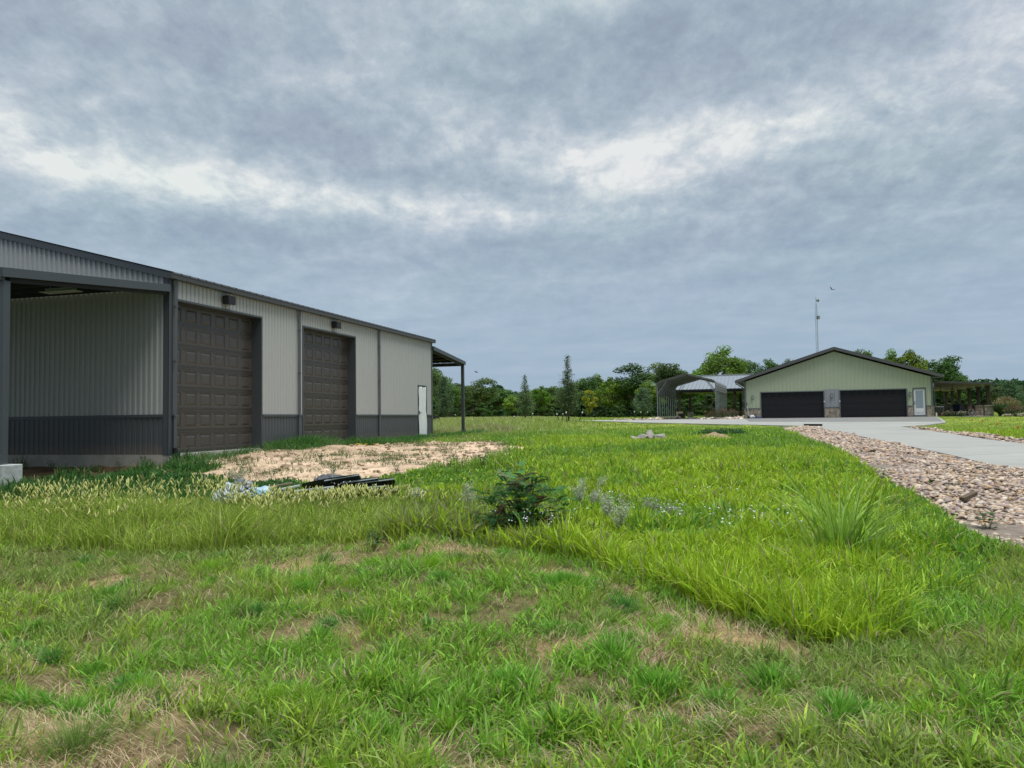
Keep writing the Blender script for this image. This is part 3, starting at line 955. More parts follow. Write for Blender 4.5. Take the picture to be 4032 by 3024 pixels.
for k in range(5):
    x0 = .9 + k * 1.12
    za, zb = pk - HSL * (HW / 2 - x0) + .06, pk - HSL * (HW / 2 - x0 - 1.1) + .06
    sp_ = MB().beam((x0, 1.2, za), (x0 + 1.1, 1.2, zb), 1.9, .04)
    for yy in (.5, 1.9):
        sp_.beam((x0 + .2, yy, za + .2 * HSL - .1), (x0 + .2, yy, za + .2 * HSL - .01), .04, .04)
    sp_.build('solar_panel', pbr('solar glass', (.012, .013, .02), .2, 0, .6), HS)
for sg in (0, 1):
    X = (lambda x: x) if not sg else (lambda x: HW - x)
    ze = pk - HSL * (HW / 2 + OV)
    MB().box(min(X(-OV - .12), X(-OV)), max(X(-OV - .12), X(-OV)), -FO, HDP, ze - .14, ze - .01).build('gutter', M_TRIM, HS)
    MB().tube([(X(-OV - .04), -.25, ze - .14), (X(-OV - .02), -.25, ze - .28), (X(-.15), -.13, ze - .62), (X(-.09), -.13, ze - .8), (X(-.09), -.13, .95), (X(-.16), -.17, .8), (X(-.16), -.17, .25)], .045, 6).build('downspout', pbr('dark downspout', (.05, .055, .055), .4), HS)
    MB().tube([(X(-.17), -.18, .27), (X(-.17), -.2, -.02)], .06, 8).build('drain_pipe', pbr('cream drain pipe', (.66, .60, .45), .5), HS)
MB().box(HW + .03, HW + .09, -.06, 0, 2.25, 2.55).build('flood_light', M_WHITE, HS)
MB().box(-.14, -.075, .5, .85, 1.35, 1.75).tube([(-.13, .67, 1.5), (-.22, .67, 1.5)], .12, 14).build('power_meter', pbr('meter grey', (.32, .34, .34), .4), HS)
# right-hand porch
s_ = MB()
y0, y1 = 2.3, 22.0
s_.add([(HW + .01, y0, 2.90), (18.85, y0, 2.57), (18.85, y1, 2.57), (HW + .01, y1, 2.90), (HW + .01, y0, 2.74), (18.85, y0, 2.43), (18.85, y1, 2.43), (HW + .01, y1, 2.74)],
       [(0, 1, 2, 3), (7, 6, 5, 4), (0, 4, 5, 1), (1, 5, 6, 2), (2, 6, 7, 3)])
s_.build('porch_roof', M_ROOFD, HS)
s_ = MB(); s_.add([(HW + .02, y0 + .05, 2.732), (18.7, y0 + .05, 2.432), (18.7, y1 - .05, 2.432), (HW + .02, y1 - .05, 2.732)], [(3, 2, 1, 0)])
s_.build('porch_ceiling', M_WOODC, HS, solid=.02)
HS.children[-1].location = (0, 0, -.014)
for y in (3.2, 6.6, 10.1, 14.5, 17.8, 21.2):
    c_ = MB().box(18.38, 18.62, y - .12, y + .12, .82, 2.40).box(18.32, 18.68, y - .18, y + .18, 2.28, 2.399).box(18.32, 18.68, y - .18, y + .18, .82, .9).build('porch_column', M_TIMB, HS, bevel=.01)
    MB().box(18.2, 18.8, y - .3, y + .3, -.1, .76).build('stone_plinth', M_STONE, c_)
    MB().box(18.16, 18.84, y - .34, y + .34, .762, .815).build('cap', pbr('limestone cap', (.45, .42, .36), .8), c_)
    MB().tube([(18.95, y, 2.45), (18.93, y, 2.33), (18.66, y, 2.15)], .03, 6).build('bracket', M_TRIM, c_)
for y in (5.5, 11.0):
    fn = MB().tube([(16.4, y, 2.60), (16.4, y, 2.25)], .02, 6).tube([(16.4, y, 2.28), (16.4, y, 2.18)], .09, 10).build('ceiling_fan', M_BLACK, HS)
    for k in range(4):
        a = k * math.pi / 2 + .3
        MB().beam((16.4 + .1 * math.cos(a), y + .1 * math.sin(a), 2.22), (16.4 + .65 * math.cos(a), y + .65 * math.sin(a), 2.22), .12, .012).build('blade', M_TIMB, fn)
# covered patio to the left, ridge square to the garage ridge
s_ = MB()
px0, px1, py0, py1, pe, pr = -7.75, -.02, 13.9, 18.6, 3.0, 4.62
for (ya, za, yb, zb) in ((py0 - .3, pe, py1, pr), (2 * py1 - py0 + .3, pe, py1, pr)):
    x = px0
    while x < px1 - .01:
        x2 = min(x + .4, px1)
        for (p, hp), (q, hq) in (((x, .05), (x + .04, .05)), ((x + .04, .05), (x + .06, 0)), ((x + .06, 0), (x2 - .02, 0)), ((x2 - .02, 0), (x2, .05))):
            s_.quad((p, ya, za + hp), (q, ya, za + hq), (q, yb, zb + hq), (p, yb, zb + hp))
        x = x2
s_.build('patio_roof', pbr('silver grey seam roof', (.27, .29, .31), .4, .3, .5), HS, solid=.02)
MB().box(px0, px1, py0 - .36, py0 - .29, pe - .17, pe + .02).box(px0, px1, py0 - .28, py0 - .1, pe - .3, pe - .1).build('patio_gutter', M_BLACK, HS)
MB().beam((px0, py1, pr + .06), (px1, py1, pr + .06), .3, .06).build('ridge_cap', pbr('pale ridge metal', (.5, .52, .53), .4, .3), HS)
MB().box(px0, px1, py0, 2 * py1 - py0, pe - .12, pe - .09).build('patio_ceiling', M_WOODC, HS)
for x, y in ((-7.35, 14.0), (-7.35, 23.0), (-1.75, 14.0), (-1.75, 23.0)):
    c_ = MB().box(x - .13, x + .13, y - .13, y + .13, .75, pe - .31).build('patio_column', M_TIMB, HS)
    MB().box(x - .3, x + .3, y - .3, y + .3, -.1, .745).build('stone_plinth', M_STONE, c_)

# ------------------------------------------------------------------ carport
CP = empty('carport', (*hpt(-7.2, -1.0), HZ - .05), HA, 'open carport of grey ribbed metal on thin galvanised legs beside the house', 'carport')
CW, CL, NL = 4.9, 11.3, 10
arc = []
LEGZ, APX = 2.95, 3.93
rr_ = .42
for k in range(6):
    a = math.pi - k * (math.pi / 2 - .20) / 5
    arc.append((rr_ + rr_ * math.cos(a), LEGZ + rr_ * math.sin(a)))
prof = [(0, LEGZ)] + arc[1:] + [(CW / 2, APX)] + [(CW - x, z) for x, z in arc[::-1]][:-1] + [(CW, LEGZ)]
for k in range(NL):
    y = .05 + k * (CL - .1) / (NL - 1)
    for x in (0, CW):
        MB().box(x - .03, x + .03, y - .03, y + .03, -.1, LEGZ).build('leg', M_GALV, CP)
    MB().tube([(x, y, z) for x, z in prof], .03, 4).build('roof_bow', M_GALV, CP)
    if k in (0, 1, 2, NL - 2, NL - 1):
        for sg in (0, 1):
            X = (lambda x: x) if not sg else (lambda x: CW - x)
            MB().beam((X(.02), y - .035, 2.25), (X(.85), y - .035, 3.38), .04, .04).build('brace', M_GALV, CP)
MB().box(-.04, .04, 0, CL, -.1, -.02).box(CW - .04, CW + .04, 0, CL, -.1, -.02).build('base_rail', M_GALV, CP)
s_ = MB()
pr2 = [(-.035, 2.1)] + [(-.035, LEGZ)] + [(x - .03 * (x < 1) , z + .035) for x, z in arc[1:]] + [(CW / 2, APX + .035)] + [(CW - x + .03, z + .035) for x, z in arc[::-1]][:-1] + [(CW + .035, LEGZ), (CW + .035, 2.45)]
L = [0]
for i in range(1, len(pr2)): L.append(L[-1] + math.dist(pr2[i], pr2[i - 1]))
n = int(L[-1] / .11)
vs = []
for i in range(n + 1):
    d_ = L[-1] * i / n
    j = max(k for k in range(len(L)) if L[k] <= d_ + 1e-6); j = min(j, len(L) - 2)
    f_ = (d_ - L[j]) / (L[j + 1] - L[j])
    x = pr2[j][0] + (pr2[j + 1][0] - pr2[j][0]) * f_; z = pr2[j][1] + (pr2[j + 1][1] - pr2[j][1]) * f_
    o_ = .02 if i % 2 else 0
    nx_, nz_ = -(pr2[j + 1][1] - pr2[j][1]), (pr2[j + 1][0] - pr2[j][0]); q = math.hypot(nx_, nz_)
    vs += [(x + nx_ / q * o_, -.12, z + nz_ / q * o_), (x + nx_ / q * o_, CL + .1, z + nz_ / q * o_)]
s_.add(vs, [(2 * i, 2 * i + 2, 2 * i + 3, 2 * i + 1) for i in range(n)])
s_.build('roof', pbr('weathered carport steel', (.20, .205, .19), .5, .3, .4, noise=(.7, .5, (.27, .27, .25))), CP, solid=.006)


# ------------------------------------------------------------------ leaves and trees
LEAF = attr_mat('tree foliage', .6, .3, .3, vary=.5)
BARK = pbr('grey brown bark', (.085, .070, .055), .9, 0, .2, noise=(8, .6, (.13, .11, .09)), bump=(30, .5))


def cards(P, size, col, bias=None, aspect=.55, fold=True, droop=0.0):
    """leaf-shaped four-cornered faces at P with random attitudes"""
    n = len(P)
    a = rng.normal(size=(n, 3)); a[:, 2] = a[:, 2] * .6 - droop; a /= np.linalg.norm(a, axis=1)[:, None]
    nrm = rng.normal(size=(n, 3)) if bias is None else rng.normal(size=(n, 3)) * .6 + bias
    b_ = np.cross(nrm, a); b_ /= np.linalg.norm(b_, axis=1)[:, None] + 1e-9
    s_ = size[:, None]
    v = np.stack([P - a * s_ * .5, P + b_ * s_ * aspect * .5 - a * s_ * .05, P + a * s_ * .5, P - b_ * s_ * aspect * .5 - a * s_ * .05], 1)
    return v.reshape(-1, 3), np.repeat(col, 4, 0)


def leaf_object(name, P, size, col, parent, mat=None, **kw):
    v, c = cards(P, size, col, **kw)
    return np_mesh(name, v, np.arange(len(v)), np.full(len(P), 4), mat or LEAF, c, parent)


def tree_proto(name, H, R, nclump, nleaf, lsize, base, tint, seed, style='broad', trunk_r=.14, low=.22):
    r = np.random.default_rng(seed)
    root = empty(name)
    lean = r.normal(0, .03, 2) * H
    tp = [(0, 0, -.2), (lean[0] * .2, lean[1] * .2, H * .25), (lean[0] * .6, lean[1] * .6, H * .55), (lean[0], lean[1], H * .85)]
    tr = MB().tube(tp, [trunk_r, trunk_r * .8, trunk_r * .5, trunk_r * .12], 7)
    P, Cc, Bi = [], [], []
    if style == 'broad':
        for k in range(nclump):
            u = r.normal(size=3); u /= np.linalg.norm(u)
            rad = r.uniform(.35, 1.0) ** .6
            cz = H * (low + (1 - low) * .52)
            c_ = np.array([u[0] * R * rad * .82, u[1] * R * rad * .82, cz + u[2] * H * (1 - low) * .44 * rad])
            if c_[2] > H * .6: c_[:2] *= .85
            cr = r.uniform(.13, .24) * H * .62
            m_ = int(nleaf / nclump * (cr / (.115 * H)) ** 1.5)
            q = r.normal(size=(m_, 3)); q /= np.linalg.norm(q, axis=1)[:, None]
            q *= (r.random(m_) ** .45)[:, None] * cr * np.array([1, 1, .62])
            P.append(c_ + q); Bi.append(q / cr + [0, 0, .7])
            cc = np.array(base) * r.uniform(.72, 1.3) + np.array(tint) * r.random()
            Cc.append(cc * r.uniform(.7, 1.35, (m_, 1)))
            if k % 2 == 0:
                s0 = Vector((lean[0] * .4, lean[1] * .4, H * r.uniform(.22, .5)))
                e_ = Vector(c_)
                mid = (s0 + e_) / 2 + Vector((0, 0, -.04 * H))
                tr.tube([s0, mid, e_], [trunk_r * .42, trunk_r * .25, trunk_r * .06], 5, cap=False)
    else:                                        # feathery conifer with a thin leader
        for k in range(nclump):
            t_ = (k + r.random()) / nclump
            z_ = H * (low + (1 - low) * t_)
            env = R * (min(1, (t_ + .12) * 4)) * (1 - t_) ** (.8 if style == 'cone' else .45)
            if style == 'cone' and t_ > .5: env = env * (.62 if t_ < .75 else .5) + .06
            an = r.uniform(0, 6.28); L_ = env * r.uniform(.55, 1.1) + .03
            dirv = np.array([math.cos(an), math.sin(an), r.uniform(.15, .55)])
            m_ = max(6, int(nleaf / nclump * (L_ / R * 1.6 + .12) * (1 if style != 'cone' or t_ < .5 else (.45 if t_ < .72 else .12))))
            f_ = r.random(m_) ** .7
            q = dirv * (f_ * L_)[:, None] + r.normal(size=(m_, 3)) * (.035 * H * (.35 + env / R))
            P.append(np.array([lean[0] * t_, lean[1] * t_, z_]) + q); Bi.append(q + [0, 0, .3])
            cc = np.array(base) * r.uniform(.75, 1.3) + np.array(tint) * r.random()
            Cc.append(cc * r.uniform(.7, 1.35, (m_, 1)))
            b0 = Vector((lean[0] * t_, lean[1] * t_, z_))
            tr.tube([b0, b0 + Vector(dirv) * L_ * 1.05], [trunk_r * .18 * (1.1 - t_), .006], 4, cap=False)
        tr.tube([(lean[0], lean[1], H * .84), (lean[0] * 1.1, lean[1] * 1.1, H * 1.0)], [trunk_r * .14, .008], 5)
    P = np.concatenate(P); Cc = np.concatenate(Cc); Bi = np.concatenate(Bi)
    k = P[:, 2] > .05; P, Cc, Bi = P[k], Cc[k], Bi[k]
    leaf_object('crown', P, lsize * r.uniform(.6, 1.3, len(P)), Cc, root, bias=Bi)
    tr.build('trunk', BARK, root)
    root['dims'] = (H, R)
    return root


G1 = (.082, .158, .030); T1 = (.075, .100, .008)
PROTO = {}
PROTO['round'] = [tree_proto('broadleaf_tree', 8, 3.1, 46, 7500, .30, G1, T1, 1), tree_proto('broadleaf_tree', 8, 2.8, 40, 7000, .30, (.050, .108, .028), (.04, .06, .008), 2)]
PROTO['airy'] = [tree_proto('broadleaf_tree', 9, 3.0, 34, 5200, .30, (.085, .150, .040), (.07, .08, .01), 3, low=.34), tree_proto('broadleaf_tree', 9, 2.7, 30, 4600, .30, (.070, .130, .040), (.06, .07, .01), 4, low=.3)]
PROTO['bright'] = [tree_proto('broadleaf_tree', 6, 2.6, 34, 5200, .26, (.110, .200, .022), (.09, .09, 0), 5, low=.1)]
PROTO['yellow'] = [tree_proto('broadleaf_tree', 4, 1.9, 22, 3000, .22, (.24, .30, .03), (.10, .09, 0), 6, low=.12)]
PROTO['cone'] = [tree_proto('cypress_tree', 5, 1.05, 190, 10500, .11, (.100, .160, .062), (.07, .05, .018), 7, 'cone', .075, low=.16)]
PROTO['cedar'] = [tree_proto('cedar_tree', 4, 1.45, 150, 13000, .13, (.090, .150, .070), (.04, .05, .02), 8, 'oval', .08, low=.14)]
PROTO['low'] = [tree_proto('shrub', 3, 2.2, 26, 3600, .24, (.055, .115, .026), (.04, .06, .006), 9, low=.02, trunk_r=.05), tree_proto('shrub', 3, 2.0, 22, 3200, .24, (.045, .095, .026), (.03, .05, .006), 10, low=.02, trunk_r=.05)]
used = set()
cnt = {}


def tree(kind, u, vtop, wpx, Y, label, group='trees and brush along the far field edge', cat='tree'):
    lst = PROTO[kind]; i = cnt.get(kind, 0); cnt[kind] = i + 1
    p = lst[i % len(lst)]
    x, _, zt = at_Y(u, vtop, Y)
    gzv = float(g0(x, Y))
    H, R = p['dims']
    if p.name not in used:
        used.add(p.name); o = p
    else:
        o = copy_tree(p)
    sz_ = (zt - gzv) / H
    sx = (wpx * Y / F) / (2 * R) * (1.18 if kind in ('round', 'airy', 'bright') else 1)
    o.scale = (sx, sx, sz_)
    o.location = (x, Y, gzv)
    o.rotation_euler = (0, 0, (i * 2.399) % 6.28)
    return tag(o, label, cat, group)


FG = 'trees and brush along the far field edge'
for row in [
    ('airy', 1722, 1440, 105, 120, 'tall airy tree whose top shows under the far lean-to roof, against the shop corner'),
    ('round', 1765, 1500, 110, 150, 'dark bushy tree behind the cedar in the lean-to opening'),
    ('round', 1812, 1503, 100, 160, 'dense dark tree just left of the far lean-to post'),
    ('round', 1852, 1520, 90, 165, 'low dark tree right beside the far lean-to post'),
    ('airy', 1901, 1481, 120, 150, 'open crowned tree standing tallest right of the far lean-to post'),
    ('round', 1960, 1521, 100, 165, 'dark tree between the open crowned tree and the bright green one'),
    ('airy', 2000, 1530, 90, 170, 'thin topped tree behind the left shoulder of the smaller cypress'),
    ('bright', 2026, 1552, 90, 130, 'bright green tree standing left of the smaller cypress'),
    ('bright', 2118, 1514, 105, 135, 'bright green tree standing right of the smaller cypress'),
    ('airy', 2166, 1516, 95, 165, 'loose pale crowned tree midway between the two cypresses'),
    ('round', 2205, 1528, 80, 170, 'dark tree directly behind the left side of the bare topped cypress'),
    ('airy', 2262, 1498, 80, 150, 'slim tree immediately right of the bare topped cypress'),
    ('round', 2306, 1478, 110, 140, 'dark tree rising behind the small yellow-green tree'),
    ('round', 2345, 1476, 90, 145, 'dark rounded tree above and right of the small yellow-green tree'),
    ('bright', 2412, 1476, 130, 120, 'wide mid green tree left of the tall open crown near the carport'),
    ('round', 2385, 1494, 90, 150, 'shaded tree behind the wide mid green tree'),
    ('airy', 2494, 1424, 160, 120, 'tall tree with sky showing through its crown, left of the carport'),
    ('round', 2470, 1500, 130, 125, 'low dense tree under the tall open crown left of the carport'),
    ('airy', 2582, 1422, 125, 125, 'tall tree just above the left end of the carport roof'),
    ('round', 2640, 1424, 130, 120, 'broad green tree behind the carport ridge'),
    ('round', 2560, 1500, 130, 115, 'dark tree behind the left legs of the carport'),
    ('round', 2710, 1452, 120, 120, 'green tree rising above the carport ridge towards the big peaked tree'),
    ('bright', 2775, 1425, 130, 110, 'bright flank tree on the left of the big peaked tree'),
    ('round', 2846, 1366, 190, 105, 'largest tree, peaked crown above the silver patio roof'),
    ('round', 2905, 1412, 120, 110, 'tree filling the right shoulder of the big peaked tree'),
    ('airy', 2960, 1410, 120, 120, 'lacy tree above the silver patio roof beside the house gable'),
    ('airy', 3035, 1406, 125, 120, 'lacy tree half hidden behind the left slope of the house roof'),
    ('airy', 3105, 1404, 70, 125, 'sprig of a tree top just over the left roof slope'),
    ('airy', 3405, 1367, 150, 110, 'tree showing over the right slope of the house roof, nearest the ridge'),
    ('bright', 3562, 1364, 165, 105, 'rounded bright green tree over the right slope of the house roof'),
    ('round', 3500, 1380, 110, 115, 'dark tree between the two crowns over the right roof slope'),
    ('round', 3704, 1396, 160, 108, 'dark tree above the end of the right eave'),
    ('round', 3772, 1466, 90, 112, 'lower dark tree over the porch roof'),
    ('airy', 3925, 1516, 80, 130, 'pale tree just right of the porch roof end'),
    ('round', 4018, 1518, 100, 125, 'green tree at the right edge of the picture'),
    ('round', 4130, 1500, 150, 125, 'green tree beyond the right edge of the lawn'),
    ('airy', 1640, 1430, 150, 125, 'tree standing behind the shop roof end'),
]:
    tree(*row[:5], row[5])
tree('cedar', 1752, 1488, 82, 95, 'dark oval cedar growing in the field behind the shop corner', 'young evergreens planted in the field')
tree('cone', 2066, 1478, 92, 74, 'smaller staked cypress with a full pointed crown', 'young evergreens planted in the field')
tree('cone', 2235, 1402, 108, 60, 'taller staked cypress with a bare thin top', 'young evergreens planted in the field')
tree('cedar', 2527, 1531, 92, 80, 'round dark staked evergreen left of the carport', 'young evergreens planted in the field')
tree('cedar', 3985, 1503, 110, 95, 'grey green juniper standing behind the red flowering shrub', 'young evergreens planted in the field')
tree('yellow', 2319, 1533, 84, 110, 'small yellow-green tree right of the bare topped cypress')
for i, (u, vt, w, Y, lab) in enumerate([
    (1780, 1590, 90, 140, 'brush under the dark trees in the lean-to opening'), (1860, 1575, 110, 140, 'brush right behind the far lean-to post'),
    (1920, 1580, 100, 138, 'brush under the open crowned tree'), (1985, 1590, 90, 142, 'brush left of the bright green tree'),
    (2150, 1580, 110, 138, 'brush midway between the two cypresses'), (2350, 1585, 120, 125, 'brush right of the small yellow-green tree'),
    (2430, 1590, 100, 110, 'brush left of the round dark evergreen'), (2600, 1585, 120, 105, 'brush seen through the left carport legs'),
    (2720, 1560, 150, 98, 'dark brush seen under the patio roof behind its left column'), (2800, 1552, 170, 95, 'leafy brush filling the middle of the patio opening'),
    (2880, 1565, 140, 98, 'brush behind the right carport legs'), (3720, 1560, 130, 105, 'green brush behind the farthest porch columns'),
    (3800, 1562, 130, 105, 'green brush behind the middle porch columns'), (3870, 1555, 120, 100, 'green brush behind the nearest porch column'),
    (3940, 1570, 120, 110, 'grey green brush behind the pampas grass'), (4040, 1575, 120, 105, 'brush behind the stone edging at the right edge'), (1700, 1590, 90, 140, 'brush behind the shop corner'),
    (2230, 1600, 120, 140, 'brush behind the trunk of the bare topped cypress'), (2075, 1590, 90, 142, 'brush behind the smaller cypress')]):
    tree('low', u, vt, w, Y, lab, FG, 'shrub')
# the wood behind them reads as one dark mass
n = 120000
u_ = rng.uniform(-60, 190, n); dpt = rng.uniform(0, 14, n)
yy = 185 + dpt - .25 * np.maximum(u_, 0)
hh = 4.6 + 2.2 * vnoise(u_, 0 * u_, .09, 40) + 1.8 * vnoise(u_, 0 * u_, .33, 41) + .8 * vnoise(u_, 0 * u_, 1.1, 42)
zz = g0(u_, yy) + hh * rng.random(n) ** 1.25
cc = np.array((.050, .098, .034)) * rng.uniform(.6, 1.4, (n, 1)) * (.7 + .6 * vnoise(u_, zz, .4, 43))[:, None]
wd_ = leaf_object('woodland', np.stack([u_, yy, zz], -1), rng.uniform(.7, 1.4, n), cc, None)
tag(wd_, 'far belt of woods closing the field behind the single trees', 'woods', kind='stuff')

# stakes round the young evergreens
M_STAKE = pbr('green steel stake', (.03, .035, .03), .6)
for i, (ub, vb, ut, vt, Y, lab) in enumerate([
    (2205, 1667, 2192, 1628, 59, 'stake left of the bare topped cypress, leaning towards the shop'), (2233, 1667, 2229, 1621, 58, 'upright stake touching the trunk of the bare topped cypress'),
    (2278, 1668, 2294, 1621, 58.5, 'stake leaning outwards right of the bare topped cypress'), (2213, 1655, 2216, 1628, 62, 'far upright stake behind the bare topped cypress'),
    (2032, 1660, 2024, 1638, 73, 'stake leaning left of the smaller cypress'), (2086, 1660, 2098, 1627, 73, 'stake leaning right of the smaller cypress'),
    (2070, 1657, 2069, 1630, 75, 'upright stake at the trunk of the smaller cypress'), (2502, 1652, 2498, 1619, 79, 'left one of the three stakes at the round evergreen'),
    (2525, 1652, 2523, 1621, 78, 'middle one of the three stakes at the round evergreen'), (2547, 1652, 2550, 1621, 79, 'right one of the three stakes at the round evergreen'),
    (1786, 1655, 1793, 1632, 94, 'stake at the oval cedar in the lean-to opening')]):
    a = Vector(at_Y(ub, vb, Y)); b_ = Vector(at_Y(ut, vt, Y)); a.z = float(g0(a.x, a.y)) - .1
    r_ = empty('tree_stake', a, 0, lab, 'stake', 'steel stakes holding the young trees')
    MB().tube([(0, 0, 0), b_ - a], .028, 5).build('post', M_STAKE, r_)
    d_ = (b_ - a)
    MB().tube([d_ * .88, d_ * 1.02], .05, 6).build('white_tip', M_WHITE, r_)

# ------------------------------------------------------------------ antenna tower and birds
tx, ty, _ = at_Y(3226, 1600, 92)
TW = empty('antenna_tower', (tx, ty, float(g0(tx, ty))), .4, 'thin galvanised lattice antenna tower behind the house roof', 'tower')
_, _, ztop = at_Y(3222, 1195, 92); HT = ztop - float(g0(tx, ty))
M_TOW = pbr('galvanised tower steel', (.28, .31, .32), .5, .4)
lg = [(.15 * math.cos(a), .15 * math.sin(a)) for a in (0, 2.094, 4.189)]
for x, y in lg:
    MB().tube([(x, y, 0), (x * .95, y * .95, HT - .5), (0, 0, HT)], .016, 5).build('leg', M_TOW, TW)
s_ = MB(); k = 0
z_ = .3
while z_ < HT - .6:
    for i in range(3):
        a, b_ = lg[i], lg[(i + 1) % 3]
        s_.tube([(a[0], a[1], z_), (b_[0], b_[1], z_ + .2)], .008, 3, cap=False); s_.tube([(b_[0], b_[1], z_ + .2), (a[0], a[1], z_ + .4)], .008, 3, cap=False)
    z_ += .4
s_.build('lattice', M_TOW, TW)
MB().tube([(0, 0, HT - .1), (0, 0, HT + .75)], .03, 5).build('mast', M_TOW, TW)
MB().tube([(.0, 0, HT + .35), (.28, -.1, HT + .4)], [.05, .22], 10).build('dish', M_TOW, TW)
MB().box(-.02, .3, -.25, -.0, HT - 1.9, HT - 1.5).build('radio_box', pbr('grey radio housing', (.22, .22, .22), .5), TW)
for (u, v, Y, ws, rz, rx, lab) in ((3275, 1140, 60, .34, .5, .35, 'dark bird flying above and right of the antenna tower'), (1877, 1466, 85, .30, -.8, .8, 'small bird flying right of the far lean-to')):
    o = MB().add([(0, -.14, 0), (.035, -.02, .02), (0, .10, .015), (-.035, -.02, .02), (0, -.02, -.03), (0, .17, .0), (.03, .19, 0), (-.03, .19, 0)], [(0, 1, 3), (1, 2, 3), (0, 4, 1), (0, 3, 4), (1, 4, 2), (3, 2, 4), (2, 6, 5), (2, 5, 7)])
    o.add([(.03, -.05, .01), (.2, -.09, .10), (ws + .02, .02, .07), (.17, .03, .09), (.03, .05, .01)], [(0, 1, 3, 4), (1, 2, 3)])
    o.add([(-.03, -.05, .01), (-.2, -.07, .12), (-ws + .05, .05, .16), (-.17, .04, .11), (-.03, .05, .01)], [(4, 3, 1, 0), (3, 2, 1)])
    o = o.build('bird', pbr('dark feathers', (.02, .018, .02), .8), None, solid=.008)
    o.location = at_Y(u, v, Y); o.rotation_euler = (rx, .25, rz)
    tag(o, lab, 'bird')

# ------------------------------------------------------------------ garden things at the house
def bush(name, loc, R, H, n, ls, base, tips, label, cat='shrub', group=None, seed=0):
    r = np.random.default_rng(seed + 50)
    root = empty(name, loc, 0, label, cat, group)
    q = r.normal(size=(n, 3)); q /= np.linalg.norm(q, axis=1)[:, None]
    rad = r.random(n) ** .4
    lump = 1 + .25 * np.sin(q[:, 0] * 5 + seed) * np.cos(q[:, 1] * 4 + q[:, 2] * 3)
    P = q * (rad * lump)[:, None] * [R, R, H * .5] + [0, 0, H * .5]
    c = np.where((r.random(n) < (P[:, 2] / H) ** 2 * .8)[:, None], np.array(tips), np.array(base)) * r.uniform(.65, 1.35, (n, 1))
    k = P[:, 2] > .02
    leaf_object('foliage', P[k], ls * r.uniform(.6, 1.3, k.sum()), c[k], root, bias=q[k] + [0, 0, .3])
    st = MB()
    for i in range(6):
        a = r.uniform(0, 6.28)
        st.tube([(0, 0, -.05), (math.cos(a) * R * .4, math.sin(a) * R * .4, H * .7)], [.02, .008], 4, cap=False)
    st.build('stems', BARK, root)
    return root


def hz(x, y, dz=0.0):
    p = hpt(x, y); return (p[0], p[1], HZ - .06 + dz)


bush('flowering_bush', hz(-2.65, -1.4), .62, .72, 1500, .07, (.07, .11, .04), (.24, .08, .05), 'reddish rounded bush by the front right carport leg', seed=1, group='bushes in the rock bed between carport and house')
bush('flowering_bush', hz(-1.75, -1.9), .68, .95, 1800, .07, (.08, .11, .045), (.22, .10, .06), 'largest red-tipped bush in the middle of the rock bed', seed=2, group='bushes in the rock bed between carport and house')
bush('flowering_bush', hz(-1.0, -.9), .55, .90, 1300, .07, (.07, .10, .05), (.20, .09, .06), 'red-tipped bush closest to the house corner', seed=3, group='bushes in the rock bed between carport and house')
ar = tree_proto('topiary_shrub', 2.0, .42, 60, 3500, .06, (.045, .085, .02), (.03, .03, 0), 77, 'cone', .03, low=.03)
ar.location = hz(-1.1, 3.5); ar.scale = (1.1, 1.1, 1.05)
tag(ar, 'narrow pointed evergreen shrub behind the red-tipped bushes', 'shrub')
o = MB(); o.add([(math.cos(a) * r_, math.sin(a) * r_, z) for z, r_ in ((0, .30), (.55, .38), (.6, .38), (.58, .34), (.1, .27)) for a in [k * math.pi / 8 for k in range(16)]],
                [(l * 16 + k, l * 16 + (k + 1) % 16, (l + 1) * 16 + (k + 1) % 16, (l + 1) * 16 + k) for l in range(4) for k in range(16)] + [tuple(range(15, -1, -1))])
o = o.build('planter', pbr('black plastic pot', (.015, .015, .017), .5)); o.location = hz(-6.9, 12.2)
tag(o, 'black round tub standing at the foot of the left patio column', 'tub')
r_ = empty('hand_truck', hz(-7.05, 9.6), .3, 'upright hand truck parked inside the back of the carport', 'hand truck')
MB().tube([(-.2, 0, .15), (-.2, .15, 1.15), (.2, .15, 1.15), (.2, 0, .15)], .02, 6).tube([(-.2, .05, .5), (.2, .05, .5)], .015, 5).tube([(-.2, .1, .85), (.2, .1, .85)], .015, 5).build('frame', M_BLACK, r_)
MB().box(-.22, .22, -.25, 0, .02, .04).build('toe_plate', M_GALV, r_)
for x in (-.24, .24):
    MB().tube([(x - .03, .06, .14), (x + .03, .06, .14)], .13, 14).build('wheel', M_BLACK, r_)
r_ = empty('string_trimmer', hz(.32, -.35, .06), .2, 'long white pole tool leaning on the stone left of the garage door', 'garden tool')
MB().tube([(0, 0, .15), (-.04, .22, 1.15)], .022, 6).build('shaft', pbr('pale blue grey tube', (.55, .62, .62), .4), r_)
MB().tube([(-.03, .2, 1.0), (-.05, .26, 1.35)], .03, 6).build('grip', M_BLACK, r_)
MB().tube([(0, 0, .0), (.02, -.02, .1), (.1, -.03, .18)], [.16, .15, .05], 10).build('guard', M_BLACK, r_)
o = MB().tube([(0, 0, 0), (.05, 0, .12), (.22, .02, .16), (.38, .0, .02)], [.10, .15, .12, .05], 9).build('plastic_bag', M_WHITEP, smooth=True); o.location = hz(.45, -.5, .08)
tag(o, 'crumpled white bag on the concrete beside the pole tool', 'bag')
o = MB().box(-.2, .2, -.12, .12, 0, .10).box(-.03, .03, -.02, .02, .1, .17).build('blue_scoop', pbr('blue plastic', (.03, .06, .28), .4), bevel=.02); o.location = hz(1.05, -.35, .07)
tag(o, 'small blue plastic pan on the concrete left of the first garage door', 'dustpan')
